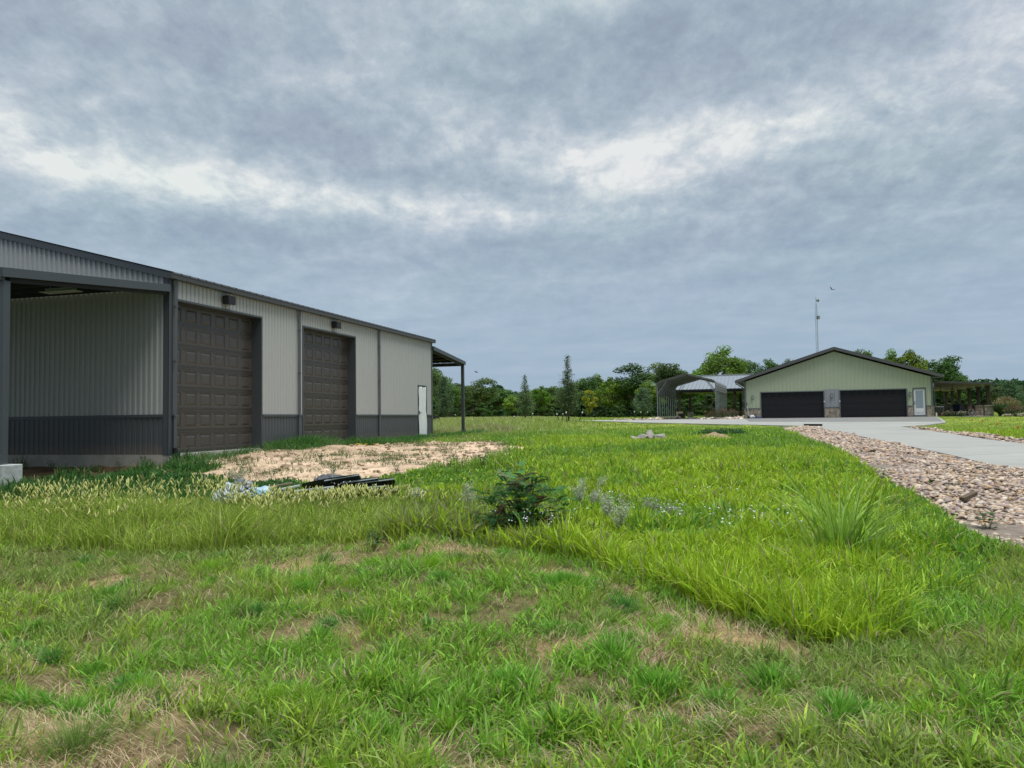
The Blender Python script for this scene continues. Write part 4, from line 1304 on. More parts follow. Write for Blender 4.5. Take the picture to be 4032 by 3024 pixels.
o = MB().tube([(0, 0, .06), (.12, .05, .10), (.2, 0, .05)], [.06, .09, .05], 8).build('work_glove', pbr('dark cloth', (.05, .05, .05), .9)); o.location = hz(.85, -.45, .06)
tag(o, 'dark bundle of cloth between the white bag and the blue pan', 'cloth')
# porch side
r_ = empty('air_conditioner', hz(14.85, 3.0), HA, 'square outdoor air conditioner beside the right house corner', 'air conditioner')
MB().box(-.4, .4, -.4, .4, 0, .8).build('casing', pbr('grey louvre', (.16, .18, .18), .5, noise=(2, .3, (.13, .14, .14))), r_, bevel=.02)
MB().box(-.42, .42, -.42, .42, .802, .85).build('top_cover', pbr('ac lid', (.35, .36, .36), .5), r_, bevel=.02)
s_ = MB()
for k in range(14): s_.box(-.38, .38, -.412, -.401, .06 + k * .05, .085 + k * .05)
s_.build('louvres', M_BLACK, r_)
r_ = empty('outdoor_kitchen', hz(17.0, 8.0), HA, 'stone faced outdoor kitchen counter under the porch', 'counter')
MB().box(-1.5, 1.3, -.35, .35, 0, .93).build('stone_body', M_STONE, r_)
MB().box(-1.58, 1.38, -.42, .42, .932, .98).build('countertop', pbr('grey granite', (.22, .23, .23), .3, 0, .5, noise=(12, .7, (.12, .12, .12))), r_)
MB().tube([(-.3, -.1, 1.0), (-.3, -.1, 1.25), (-.3, -.22, 1.3), (-.3, -.28, 1.2)], .015, 6).build('tap', M_GALV, r_)
r_ = empty('trash_bin', hz(16.6, 4.2), .4, 'dark blue wheeled bin in front of the stone counter', 'bin')
o = MB(); o.add([(-.22, -.25, .06), (.22, -.25, .06), (.22, .25, .06), (-.22, .25, .06), (-.3, -.33, .95), (.3, -.33, .95), (.3, .33, .95), (-.3, .33, .95)], [(0, 3, 2, 1), (0, 1, 5, 4), (1, 2, 6, 5), (2, 3, 7, 6), (3, 0, 4, 7)])
NAVY = pbr('navy plastic', (.015, .022, .045), .45); o.build('bin_body', NAVY, r_, solid=.01)
MB().box(-.32, .32, -.35, .35, .955, 1.0).build('lid', NAVY, r_, bevel=.015)
for x in (-.24, .24): MB().tube([(x - .03, .27, .1), (x + .03, .27, .1)], .1, 12).build('wheel', M_BLACK, r_)
r_ = empty('wagon_wheel', hz(17.35, 3.3, .0), .1, 'old white spoked wheel leaning by the porch plants', 'wheel')
s_ = MB()
s_.tube([(.28 * math.cos(a), .05 * math.sin(a), .28 + .28 * math.sin(a)) for a in np.linspace(0, 2 * math.pi, 25)], .022, 5, cap=False)
s_.build('rim', pbr('old white paint', (.55, .52, .47), .6), r_)
for k in range(5):
    a = k * math.pi / 5
    MB().tube([(-.27 * math.cos(a), 0, .28 - .27 * math.sin(a)), (.27 * math.cos(a), 0, .28 + .27 * math.sin(a))], .012, 4).build('spoke', MATS['old white paint'], r_)
for (x, y, lab) in ((18.0, 4.6, 'dark red iron garden chair left of the nearest porch column'), (17.5, 7.2, 'dark iron garden chair standing by the end of the stone counter')):
    r_ = empty('garden_chair', hz(x, y, .05), 1.2 if x > 17.8 else -.4, lab, 'chair', 'garden chairs under the porch')
    RD = pbr('dark red enamel', (.10, .03, .028), .5)
    MB().box(-.25, .25, -.24, .24, .42, .45).build('seat', RD, r_)
    MB().tube([(-.24, .24, .45), (-.24, .32, .95), (.24, .32, .95), (.24, .24, .45)], .018, 5).box(-.2, .2, .28, .30, .55, .9).build('backrest', RD, r_)
    for a in (-.22, .22):
        for b_ in (-.21, .21):
            MB().tube([(a, b_, .42), (a * 1.08, b_ * 1.1, 0)], .015, 5).build('leg', RD, r_)
r_ = empty('bench', hz(18.0, 9.5, .05), HA, 'long low dark bench along the porch columns', 'bench')
MB().box(-.22, .22, -2.2, 2.2, .42, .48).build('seat', M_TIMB, r_)
for y in (-2.0, 0, 2.0): MB().box(-.18, .18, y - .05, y + .05, 0, .42).build('leg', M_TIMB, r_)
bush('flower_bed', hz(15.4, 1.4), .5, .5, 900, .07, (.05, .09, .03), (.45, .40, .28), 'low bush with cream flowers at the right house corner', 'flowers', 'low flowering plants at the porch edge', 4)
bush('flower_bed', hz(16.3, 1.6), .45, .45, 800, .07, (.05, .09, .03), (.50, .44, .36), 'low bush with cream flowers in front of the dark blue bin', 'flowers', 'low flowering plants at the porch edge', 5)
pt = on_ground(4003, 1641)
bush('red_shrub', (pt[0], pt[1], float(g0(*pt))), .9, .95, 1500, .09, (.06, .09, .035), (.26, .08, .07), 'rounded red flowering shrub right of the pampas grass', seed=6)
pt = on_ground(4080, 1640)
bush('red_shrub', (pt[0], pt[1], float(g0(*pt))), .9, .8, 1300, .09, (.06, .09, .035), (.18, .08, .06), 'low reddish shrub at the far right of the stone edging', seed=7)
for i, (x, y, lab) in enumerate(((18.9, 5.6, 'red leaved plant at the foot of the nearest stone plinth'), (18.95, 8.6, 'red leaved plant between the second and third stone plinths'))):
    bush('red_shrub', hz(x, y), .35, .45, 500, .06, (.10, .05, .03), (.24, .07, .05), lab, seed=8 + i)
E_ = np.array([on_ground(3955 + i * 9, 1641 + .2 * math.sin(i)) for i in range(16)])
edge = stones('stone_edging', np.c_[E_, np.full(len(E_), .05)], rng.uniform(.18, .3, len(E_)), stone_m, [(.50, .43, .32), (.58, .50, .38)], .6)
tag(edge, 'low edging of tan stones along the right-hand planting bed', 'edging')
# pampas grass beside the nearest column


def blades(name, P, h, w, lean_az, lean, col, mat, L=3, curl=1.6, parent=None, tipcol=None):
    """grass blades: base points P (N,3), height, width, lean direction and amount"""
    n = len(P)
    fa = rng.uniform(0, 6.283, n)
    sx = np.stack([np.cos(fa), np.sin(fa), np.zeros(n)], -1)
    ld = np.stack([np.cos(lean_az), np.sin(lean_az), np.zeros(n)], -1)
    rows = []
    for k in range(L):
        t_ = k / (L - 1)
        off = ld * (h * lean * t_ ** curl)[:, None]
        zz_ = h * np.sqrt(np.maximum(.04, 1 - (lean * .75 * t_) ** 2)) * t_ if True else 0
        c_ = P + off; c_ = c_ + np.stack([0 * h, 0 * h, zz_], -1)
        if k < L - 1:
            wk = (w * (1 - .25 * t_ * t_) * (.75 if k == 0 else 1))[:, None]
            rows += [c_ - sx * wk * .5, c_ + sx * wk * .5]
        else:
            rows.append(c_)
    nv = 2 * (L - 1) + 1
    v = np.stack(rows, 1)
    base = (np.arange(n) * nv)[:, None]
    fl = []
    for k in range(L - 2):
        fl.append(np.concatenate([base + 2 * k, base + 2 * k + 1, base + 2 * k + 3, base + 2 * k + 2], 1))
    tri = np.concatenate([base + 2 * (L - 2), base + 2 * (L - 2) + 1, base + 2 * (L - 2) + 2], 1)
    loops_ = np.concatenate([np.concatenate(fl, 1), tri], 1).ravel()
    sizes = np.tile(np.array([4] * (L - 2) + [3]), n)
    c = np.repeat(col[:, None, :], nv, 1)
    if tipcol is not None:
        c[:, -1] = tipcol
    return np_mesh(name, v.reshape(-1, 3), loops_, sizes, mat, c.reshape(-1, 3), parent)


GRASS = attr_mat('living grass', .5, .42, .4)
DRY = attr_mat('dry straw', .8, .15, .15)


def pal(n, a, b_, var=.25):
    f_ = rng.random(n)[:, None]
    return (np.array(a) * (1 - f_) + np.array(b_) * f_) * rng.uniform(1 - var, 1 + var, (n, 1))


pt = hpt(19.7, 3.0)
r_ = empty('pampas_grass', (pt[0], pt[1], float(g0(*pt))), 0, 'big pampas grass clump with tan plumes right of the porch', 'ornamental grass')
n = 1800; a = rng.uniform(0, 6.28, n); q = rng.random(n) ** .5 * .5
P = np.stack([q * np.cos(a), q * np.sin(a), 0 * a], -1)
blades('leaves', P, rng.uniform(.7, 1.35, n), np.full(n, .02), a, rng.uniform(.3, 1.0, n), pal(n, (.06, .12, .035), (.11, .17, .06)), GRASS, 4, 1.7, r_)
n = 260; a = rng.uniform(0, 6.28, n); q = rng.uniform(.1, .95, n)
P = np.stack([q * np.cos(a), q * np.sin(a), 1.55 - .55 * q], -1)
blades('plumes', P - [0, 0, .2], rng.uniform(.25, .42, n), np.full(n, .06), a, rng.uniform(.1, .6, n), pal(n, (.42, .34, .19), (.34, .30, .14)), DRY, 4, 1.4, r_)

# ------------------------------------------------------------------ small marks on the lawn and bed
for (u, v, lab) in ((3825, 1674, 'orange marker flag, left of the two close together on the lawn'), (3865, 1679, 'orange marker flag, right of the two close together on the lawn'),
                    (3924, 1693, 'faint orange marker flag in the middle of the lawn'), (4004, 1710, 'orange marker flag nearest the right edge of the lawn'), (3707, 1643, 'orange marker flag by the flowers at the house corner')):
    x, y = on_ground(u, v)
    r_ = empty('marker_flag', (x, y, float(g0(x, y))), .3, lab, 'flag', 'orange marker flags on the lawn')
    MB().tube([(0, 0, 0), (.01, 0, .33)], .004, 4).build('wire', M_GALV, r_)
    MB().add([(.01, 0, .22), (.12, .02, .23), (.12, -.01, .33), (.01, 0, .33)], [(0, 1, 2, 3)]).build('flag_cloth', pbr('orange vinyl', (.75, .16, .03), .5), r_, solid=.003)
x0, y0_ = on_ground(3168, 1682); x1, y1_ = on_ground(3236, 1685)
o = MB().beam((0, 0, 0), (x1 - x0, y1_ - y0_, .0), .09, .10).beam((0, 0, .055), (x1 - x0, y1_ - y0_, .055), .14, .012).build('steel_beam', pbr('rusty black steel', (.035, .025, .022), .7, .3)); o.location = (x0, y0_, float(g0(x0, y0_)) + .12)
tag(o, 'dark steel beam lying across the head of the gravel bed', 'beam')
x0, y0_ = on_ground(3815, 1990)
o = MB().box(-.16, .16, -.04, .04, 0, .055).build('timber_offcut', pbr('weathered brown wood', (.13, .09, .055), .8, noise=(9, .7, (.09, .06, .04))), bevel=.004); o.location = (x0, y0_, float(g0(x0, y0_)) + .11); o.rotation_euler = (.1, -.22, .45)
tag(o, 'brown wooden block lying on the stones of the gravel bed', 'wood block')
x0, y0_ = 0, 0
o = MB().box(-.4, .4, -.25, .25, .12, .62).tube([(-.45, -.2, .1), (.45, -.2, .1)], .04, 6).tube([(-.45, .2, .1), (.45, .2, .1)], .04, 6).build('feed_box', pbr('dark weathered box', (.02, .018, .016), .8), bevel=.02)
x0, y0_, _ = at_Y(1713, 1660, 72); o.location = (x0, y0_, float(g0(x0, y0_)))
tag(o, 'small black box on skids in the field behind the shop corner', 'box')
hp = [on_ground(u, v) for u, v in ((1405, 1757), (1425, 1752), (1450, 1750), (1478, 1753), (1490, 1751), (1462, 1747), (1436, 1755))]
o = MB().tube([(x, y, float(ground_z(x, y)) + .05 + .02 * math.sin(i)) for i, (x, y) in enumerate(hp)], .022, 6).build('yellow_hose', pbr('yellow rubber', (.55, .38, .03), .5))
tag(o, 'yellow hose lying in the sand below the second brown door', 'hose')

# ------------------------------------------------------------------ scrap pile in the foxtails
def pz(x, y): return float(ground_z(x, y))


M_SHEET = pbr('black ribbed sheet', (.034, .037, .039), .4, .2, .5, noise=(3, .5, (.055, .06, .062)))
M_SHEETE = pbr('bare sheet edge', (.62, .66, .68), .35, .3)


def scrap_sheet(u0, v0, u1, v1, Y, wid, h0, h1, label, tilt=.1, mat=M_SHEET, per=.1, folded=True):
    x0, _, z0 = at_Y(u0, v0, Y); x1, _, z1 = at_Y(u1, v1, Y + .35)
    L_ = math.hypot(x1 - x0, z1 - z0)
    r_ = empty('roofing_sheet', (x0, Y, z0), 0, label, 'metal sheet', 'scrap metal sheets in the tall grass')
    wid *= random.uniform(1.1, 1.4); tilt *= random.uniform(.9, 1.35); skew = random.uniform(.1, .6)
    mb = MB(); vs = []
    nl, nw = 16, int(wid / .025)
    for i in range(nl + 1):
        t_ = i / nl
        for k in range(nw + 1):
            d_ = k * .025
            ph = (d_ % per) / per
            hgt = .028 * (1 if ph < .3 else 0)
            sag = .05 * math.sin(t_ * 3.1) * (k / nw - .3)
            vs.append((t_ * (x1 - x0), d_ - wid * .5 + skew * t_ + .04 * math.sin(t_ * 5 + wid * 40), t_ * (z1 - z0) + hgt + tilt * d_ - sag))
    mb.add(vs, [(i * (nw + 1) + k, (i + 1) * (nw + 1) + k, (i + 1) * (nw + 1) + k + 1, i * (nw + 1) + k + 1) for i in range(nl) for k in range(nw)])
    mb.build('sheet', mat, r_, solid=.0025); r_.children[-1].data.polygons.foreach_set('use_smooth', [False] * len(mb.f))
    if folded:
        e_ = MB()
        e_.add([(t_ * (x1 - x0), -wid * .5 + skew * t_ + .04 * math.sin(t_ * 5 + wid * 40) - .004, t_ * (z1 - z0) + dz_) for t_ in (.4, 1.0) for dz_ in (.004, .024)], [(0, 2, 3, 1)])
        e_.build('bent_edge', M_SHEETE, r_, solid=.003)
    return r_


scrap_sheet(1205, 1905, 1425, 1868, 12.7, .55, 0, 0, 'uppermost black ribbed sheet with a bright bent edge', -.42)
scrap_sheet(1260, 1912, 1500, 1880, 13.0, .5, 0, 0, 'black ribbed sheet just beneath the uppermost one, ending left of the two tips', -.36)
scrap_sheet(1300, 1915, 1568, 1880, 13.3, .5, 0, 0, 'black ribbed sheet reaching farthest to the upper right', -.34)
scrap_sheet(1290, 1930, 1545, 1905, 12.6, .5, 0, 0, 'black ribbed sheet in the middle of the stack, pale edge towards the camera', -.36)
scrap_sheet(1330, 1942, 1590, 1919, 12.9, .5, 0, 0, 'lowest black ribbed sheet, tip in the grass at the right', -.34)
def strip(u0, v0, u1, v1, Y, w, label, mat, name='metal_strip', cat='metal strip', th=.03):
    a = Vector(at_Y(u0, v0, Y)); b_ = Vector(at_Y(u1, v1, Y + .05))
    o = MB().beam((0, 0, 0), b_ - a, w, th).build(name, mat, bevel=.004); o.location = a
    return tag(o, label, cat)


M_ZINC = pbr('pale flashing', (.50, .52, .52), .4, .2)
M_BOARD = pbr('brown weathered board', (.27, .19, .13), .8, noise=(6, .6, (.18, .13, .10)))
strip(1108, 1926, 1180, 1912, 12.5, .10, 'short pale flashing left of the black sheets', M_ZINC)
strip(1112, 1940, 1315, 1917, 12.25, .05, 'long pale flashing running up in front of the black sheets', M_ZINC)
strip(1150, 1962, 1285, 1931, 12.1, .05, 'lowest pale flashing half sunk in the foxtails', M_ZINC)
strip(980, 1934, 1090, 1915, 12.6, .12, 'brown board between the bags and the sheets', M_BOARD, 'board', 'board')
strip(1040, 1922, 1150, 1902, 12.8, .10, 'brown board rising behind the short pale flashing', M_BOARD, 'board', 'board')


def lump(name, u, v, Y, rx, ry, rz_, mat, label, cat, seed, amp=.35):
    r = np.random.default_rng(seed)
    import bmesh
    bm = bmesh.new(); bmesh.ops.create_icosphere(bm, subdivisions=4, radius=1)
    ph = r.uniform(0, 6, 12)
    if 'chunk' in name:
        bm.free(); bm = bmesh.new()
        for q_ in range(13): bm.verts.new(Vector(r.normal(size=3)).normalized())
        bmesh.ops.convex_hull(bm, input=bm.verts[:])
        for vv in [v_ for v_ in bm.verts if not v_.link_faces]: bm.verts.remove(vv)
        amp = 0
    for vv in bm.verts:
        p = vv.co
        k = 1 + amp * (math.sin(p.x * 4 + ph[0]) * math.cos(p.y * 5 + ph[1]) * .5 + abs(math.sin(p.z * 7 + p.x * 6 + ph[2])) * .4 - .2 + abs(math.sin(p.x * 13 + p.y * 9 + ph[3])) * .15)
        vv.co = Vector((p.x * rx, p.y * ry, max(p.z, -.4) * rz_)) * k
    me = bpy.data.meshes.new(name); bm.to_mesh(me); bm.free(); me.materials.append(mat)
    o = bpy.data.objects.new(name, me); COL.objects.link(o)
    x, _, z = at_Y(u, v, Y); o.location = (x, Y, z)
    return tag(o, label, cat)


lump('tarpaulin', 1305, 1893, 13.8, .30, .26, .11, pbr('grey tarpaulin', (.075, .075, .085), .55, 0, .3, noise=(5, .5, (.12, .12, .13))), 'grey crumpled tarpaulin bulging behind the top sheet', 'tarpaulin', 3, .30)
lump('plastic_bag', 910, 1942, 12.3, .17, .2, .13, pbr('grey white film', (.46, .49, .50), .3, 0, .6, noise=(4, .8, (.30, .32, .33))), 'translucent white plastic heap at the left end of the scrap', 'plastic sheet', 4, .6)
lump('plastic_bag', 950, 1928, 12.6, .14, .16, .14, pbr('grey plastic film', (.18, .19, .20), .3, 0, .6, noise=(12, .8, (.10, .10, .11))), 'grey crumpled plastic behind the white heap', 'plastic sheet', 5, .7)
o_ = lump('plastic_bag', 1022, 1945, 12.2, .20, .16, .10, pbr('blue and white sack', (.62, .68, .70), .45, 0, .5, noise=(4, 1.4, (.16, .34, .46))), 'blue and white sack lying right of the white heap', 'sack', 6, .5)
lump('plastic_bag', 880, 1962, 12.0, .16, .16, .10, pbr('pale grey film', (.42, .45, .45), .35), 'pale grey plastic lowest in the grass at the left of the scrap', 'plastic sheet', 7, .6)
x, _, z = at_Y(1311, 1862, 13.1)
o = MB().beam((0, 0, -.12), (-.02, 0, .08), .03, .01).build('metal_peg', M_ZINC); o.location = (x, 13.1, z)
tag(o, 'upright pale metal peg poking out above the tarpaulin', 'peg')

# rubble and soil mound in the meadow
M_RUB = pbr('broken concrete', (.40, .36, .31), .9, 0, .2, noise=(4, .8, (.24, .21, .19)), bump=(20, .8))
for i, (u, v, Y, rx, rz_, lab) in enumerate(((2475, 1737, 28, .30, .12, 'low grey chunk at the left end of the rubble'), (2500, 1730, 28.3, .28, .17, 'slanting broken slab second from the left in the rubble'), (2530, 1728, 28.4, .26, .22, 'flat topped chunk in the middle of the rubble'),
                                            (2562, 1724, 28.5, .24, .30, 'tallest chunk of the rubble, pointed on top'), (2598, 1727, 28.2, .30, .24, 'pale jagged chunk at the right end of the rubble'))):
    lump('concrete_chunk', u, v, Y, rx, .28, rz_, M_RUB, lab, 'rubble', 20 + i, .5)
    bpy.context.scene.objects[-1]['group'] = 'broken concrete heaped in the meadow'
lump('metal_bar', 2466, 1731, 27.9, .26, .05, .03, M_BLACK, 'dark bar lying over the left end of the rubble', 'bar', 26, .1)
x, y = on_ground(2815, 1738)
vs = []; nn = 34
for i in range(nn + 1):
    for k in range(nn + 1):
        a_, b_ = (i / nn * 2 - 1), (k / nn * 2 - 1)
        q = math.sqrt(a_ * a_ + b_ * b_)
        px_, py_ = a_ * .82, b_ * .7
        h_ = max(0, 1 - q) ** .8 * .30 * (.75 + .5 * float(vnoise(a_ * 1.0, b_ * 1.0, 5, 60))) + .03 * float(vnoise(a_, b_, 14, 61))
        vs.append((px_, py_, h_ - .04))
o = MB().add(vs, [(i * (nn + 1) + k, (i + 1) * (nn + 1) + k, (i + 1) * (nn + 1) + k + 1, i * (nn + 1) + k + 1) for i in range(nn) for k in range(nn)]).build('soil_mound', pbr('tan dug soil', (.40, .29, .18), .95, 0, .1, noise=(5, .8, (.30, .20, .12)), bump=(20, 1)))
o.location = (x, y, pz(x, y))
tag(o, 'small mound of bare tan soil with weeds behind it', 'soil mound')
for i, (u, vb, R, lab) in enumerate(((2745, 1730, .6, 'dark weeds left of the soil mound'), (2815, 1722, .62, 'dark weeds right behind the soil mound'), (2885, 1728, .65, 'bushy dark weeds at the right of the soil mound'))):
    x, y = on_ground(u, vb)
    bush('weed_patch', (x, y + .3, pz(x, y)), R, .38 if i else .26, 1500, .07, (.05, .12, .035), (.07, .15, .04), lab, 'weeds', 'weeds round the soil mound', 30 + i)


# ------------------------------------------------------------------ grass
def sample_view(n, y0, y1, p, side=.86, pad=1.6):
    """ground points in the wedge the picture covers (and a margin), thinning with distance"""
    yy_ = np.linspace(y0, y1, 4000)
    w_ = (side * yy_ + pad) * yy_ ** (-p)
    c_ = np.cumsum(w_); c_ /= c_[-1]
    y_ = np.interp(rng.random(n), c_, yy_)
    x_ = rng.uniform(-1, 1, n) * (side * y_ + pad)
    return x_, y_


def blocked(x, y):
    return in_poly(x, y, DRIVE) | in_poly(x, y, GRAV) | in_poly(x, y, GRAV_R) | in_poly(x, y, SHOP) | in_poly(x, y, HOUSE) | in_poly(x, y, PATIO_R)


def shop_local(x, y):
    return x * BD[0] + y * BD[1] - BS, x * BN[0] + y * BN[1] - BC


# --- uncut grass behind the mown strip, out to the meadow
n = 520000
x, y = sample_view(n, 4.4, 34, 1.35)
d = lush_zone(x, y + (vnoise(x, y, 2.2, 50) - .5) * .45)
ok = (d > 0) & ~blocked(x, y)
ls, lw = shop_local(x, y)
dm_ = dirt_amount(x, y)
ok &= (dm_ < .5)
ok &= ~((ls < 0) & (ls > -4.0) & (lw < .05) & (vnoise(x, y, 2.5, 51) < .85))         # bare soil under the near lean-to
x, y, d, ls, lw = x[ok], y[ok], d[ok], ls[ok], lw[ok]
n = len(x)
c1 = vnoise(x, y, .55, 52); c2_ = vnoise(x, y, 1.6, 53); c3 = vnoise(x, y, 5.5, 54)
foxz = 1 / (1 + np.exp((x + 1.5 + .35 * (vnoise(x, y, 1, 55) - .5)) / .35)) * (y < 13.6)
side_r = 1 / (1 + np.exp(-(x - (3.15 + (y - 5.3) * .45)) / .35))             # shorter darker grass beside the gravel
far_ = np.clip((y - 12) / 10, 0, 1)
edge_h = np.exp(-(d / 1.6) ** 2)
hL = .14 + .10 * c1 + .17 * edge_h
fd = np.clip((y - 9.4) / 2.0, 0, 1)
hF = (.22 + .30 * vnoise(x, y, .8, 58)) * (1 - fd) + .16 * fd
hM = .17 + .10 * c1
h = hL * (1 - foxz) + hF * foxz
h = h * (1 - .55 * np.exp(-((x + 3.3) / 1.6) ** 4 - ((y - 12.3) / .9) ** 4))
h = h * (1 - side_r) + (.10 + .06 * c1) * side_r
weedy = np.exp(-((x + .7) / 1.1) ** 2) * (y < 13)
h = h * (1 - .6 * weedy) + (.32 - .14 * fd) * .6 * weedy
h = h * (1 - far_) + hM * (1 - .25 * np.clip((y - 22) / 12, 0, 1)) * far_
shade = np.clip(1 - np.abs(lw - .2) / 1.1, 0, 1) * (ls > -6)
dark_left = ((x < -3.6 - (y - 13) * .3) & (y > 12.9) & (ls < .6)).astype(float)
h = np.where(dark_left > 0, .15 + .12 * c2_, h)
h = np.where((y > 13.4) & (y < 17.5) & (x > -7.2) & (x < 0), h * .5, h)
h = h + .20 * np.exp(-((x + 5.0) / 1.3) ** 2 - ((y - 9.8) / .7) ** 2) * (d > 0)
h *= (.55 + .75 * c2_) * rng.uniform(.55, 1.25, n) * (.75 + .5 * c3)
w = np.maximum(.006, .0011 * y) * rng.uniform(.6, 1.6, n)
w *= np.where((foxz < .5) & (far_ < .5), 1.85, .9)
lp = pal(n, (.290, .460, .018), (.470, .600, .045), .40)
fp = pal(n, (.240, .390, .030), (.500, .560, .120), .38)
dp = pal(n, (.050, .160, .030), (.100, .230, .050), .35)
rp = pal(n, (.130, .310, .035), (.230, .410, .050), .3)
mp = pal(n, (.300, .460, .028), (.460, .590, .055), .3)
op = pal(n, (.190, .260, .060), (.300, .320, .110), .3)
m_ = (foxz > rng.random(n))[:, None]
c = np.where(m_, fp, lp)
c = np.where((side_r > rng.random(n))[:, None], rp, c)
c = np.where(((vnoise(x, y, .8, 59) > .70) & (y > 8.5) & (rng.random(n) < .5) & (foxz < .5))[:, None], rp, c)
c = np.where((weedy * .55 > rng.random(n))[:, None], op, c)
c = np.where((far_ > rng.random(n))[:, None], mp, c)
gpatch = vnoise(x, y, .3, 57)
c = np.where(((gpatch < .42) & (y > 13))[:, None] & (rng.random(n) < .7)[:, None], rp, c)
nearleft = np.clip(1 - (x - (-1.5 + .02 * y)) / 3.0, 0, 1) * (y > 14)
c = np.where((nearleft > rng.random(n) * 1.3)[:, None], rp * .9, c)
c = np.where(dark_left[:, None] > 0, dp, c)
dry = rng.random(n) < .05
c[dry] = pal(int(dry.sum()), (.34, .27, .13), (.42, .36, .20))
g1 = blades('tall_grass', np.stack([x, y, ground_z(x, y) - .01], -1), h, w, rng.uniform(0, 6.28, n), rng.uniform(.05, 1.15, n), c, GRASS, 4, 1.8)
tag(g1, 'bright uncut grass spreading from the mown edge to the shop and gravel', 'grass', kind='stuff')

# --- dark coarse tufts along the foot of the long wall
n = 42000
ls = rng.uniform(.3, 22.5, n); lw = np.abs(rng.normal(0, .42, n)) + .12
dens_ = np.interp(ls, [0, .6, 2.6, 3.4, 4.2, 5.6, 6.5, 8.0, 9.2, 10, 12, 17, 20, 22.5], [.1, .25, .15, .05, .8, .9, .3, .2, .6, .75, .9, 1, .9, .7])
kk = (rng.random(n) < dens_ * (.35 + .9 * vnoise(ls, lw, 1.3, 62))) & (rng.random(n) < np.exp(-((lw - .1) / (.45 + .35 * (ls > 9))) ** 2) + .05)
ls, lw = ls[kk], lw[kk]; n = len(ls)
x = BD[0] * (BS + ls) + BN[0] * (BC + lw); y = BD[1] * (BS + ls) + BN[1] * (BC + lw)
h = (.20 + .22 * vnoise(ls, lw, 1.1, 63)) * rng.uniform(.5, 1.2, n) * np.interp(ls, [0, 1, 3, 4.5, 6, 9, 12, 22], [.8, .8, .6, 1.25, 1.1, 1.0, .9, .8])
g2 = blades('wall_weeds', np.stack([x, y, ground_z(x, y)], -1), h, .012 * rng.uniform(.7, 1.4, n), rng.uniform(0, 6.28, n), rng.uniform(.4, 1.3, n), pal(n, (.045, .150, .030), (.110, .260, .050), .35), GRASS, 4, 1.6)
tag(g2, 'dark green coarse grass crowding the foot of the shop wall', 'grass', kind='stuff')

# --- thin growth on the sandy patch
n = 5200
Pd = sample_poly([(a - .3, b_ - .4) for a, b_ in DIRT], n * 4)
q = vnoise(Pd[:, 0], Pd[:, 1], 1.1, 64) * .6 + vnoise(Pd[:, 0], Pd[:, 1], 3.1, 65) * .4
Pd = Pd[q > .60]; n = len(Pd); x, y = Pd[:, 0], Pd[:, 1]
g3 = blades('sparse_grass', np.stack([x, y, ground_z(x, y)], -1), rng.uniform(.05, .18, n), .013 * rng.uniform(.7, 1.3, n), rng.uniform(0, 6.28, n), rng.uniform(.5, 1.4, n), pal(n, (.07, .14, .035), (.16, .19, .06)), GRASS, 3)
tag(g3, 'scattered low weeds growing through the sandy patch', 'weeds', kind='stuff')
Pc = sample_poly(DIRT, 900)
cl = stones('soil_clods', np.c_[Pc, np.full(len(Pc), .0)], rng.uniform(.02, .07, len(Pc)) * (1 + rng.random(len(Pc)) ** 6), attr_mat('dry clods', .95, 0, .1, bump=(30, .6)), [(.52, .38, .26), (.58, .44, .31), (.42, .30, .20), (.36, .26, .18)], .45)
tag(cl, 'dry crumbs of soil strewn over the sandy patch', 'soil', kind='stuff')

# --- field and lawn farther off
n = 230000
x, y = sample_view(n, 30, 150, 1.9, .80, 3)
left = 1 / (1 + np.exp((x - (.085 * y - 1.0)) / 2.2))
keep = ~blocked(x, y) & ~in_poly(x, y, ROCKS_L) & ~in_poly(x, y, ROCKS_M)
keep &= (rng.random(n) < np.where(left > .5, 1, np.where(y < 44, 1, .5)))
x, y, left = x[keep], y[keep], left[keep]; n = len(x)
drv = np.interp(y, [30, 41, 70], [12, 16, 26])
rightlawn = (x > drv).astype(float)
wild = np.clip((48 - y) / 14, 0, 1) * (1 - rightlawn)
c1 = vnoise(x, y, .22, 66); c2_ = vnoise(x, y, .7, 67)
h = .05 + .03 * c1 + wild * .14 * (.4 + c2_) + left * np.clip((y - 34) / 12, 0, 1) * (.22 + .25 * c2_) * (1 - rightlawn)
h *= rng.uniform(.5, 1.3, n)
w = np.maximum(.03, .0011 * y) * rng.uniform(.7, 1.4, n)
lawnp = pal(n, (.240, .370, .040), (.340, .430, .070), .15)
palep = pal(n, (.290, .370, .100), (.420, .440, .170), .2)
wildp = pal(n, (.170, .340, .035), (.260, .430, .055))
c = np.where((wild > rng.random(n))[:, None], wildp, lawnp)
c = np.where((left * np.clip((y - 30) / 10, 0, 1) > rng.random(n) + .15 * c2_)[:, None], palep, c)
brown = (left > .4) & (c1 > .6) & (rng.random(n) < .5)
c[brown] = pal(int(brown.sum()), (.32, .27, .15), (.38, .33, .20))
g4 = blades('field_grass', np.stack([x, y, ground_z(x, y) - .01], -1), h, w, rng.uniform(0, 6.28, n), rng.uniform(.2, 1.0, n), c, GRASS, 3)
tag(g4, 'far lawn and pale ripening field grass before the tree line', 'grass', kind='stuff')

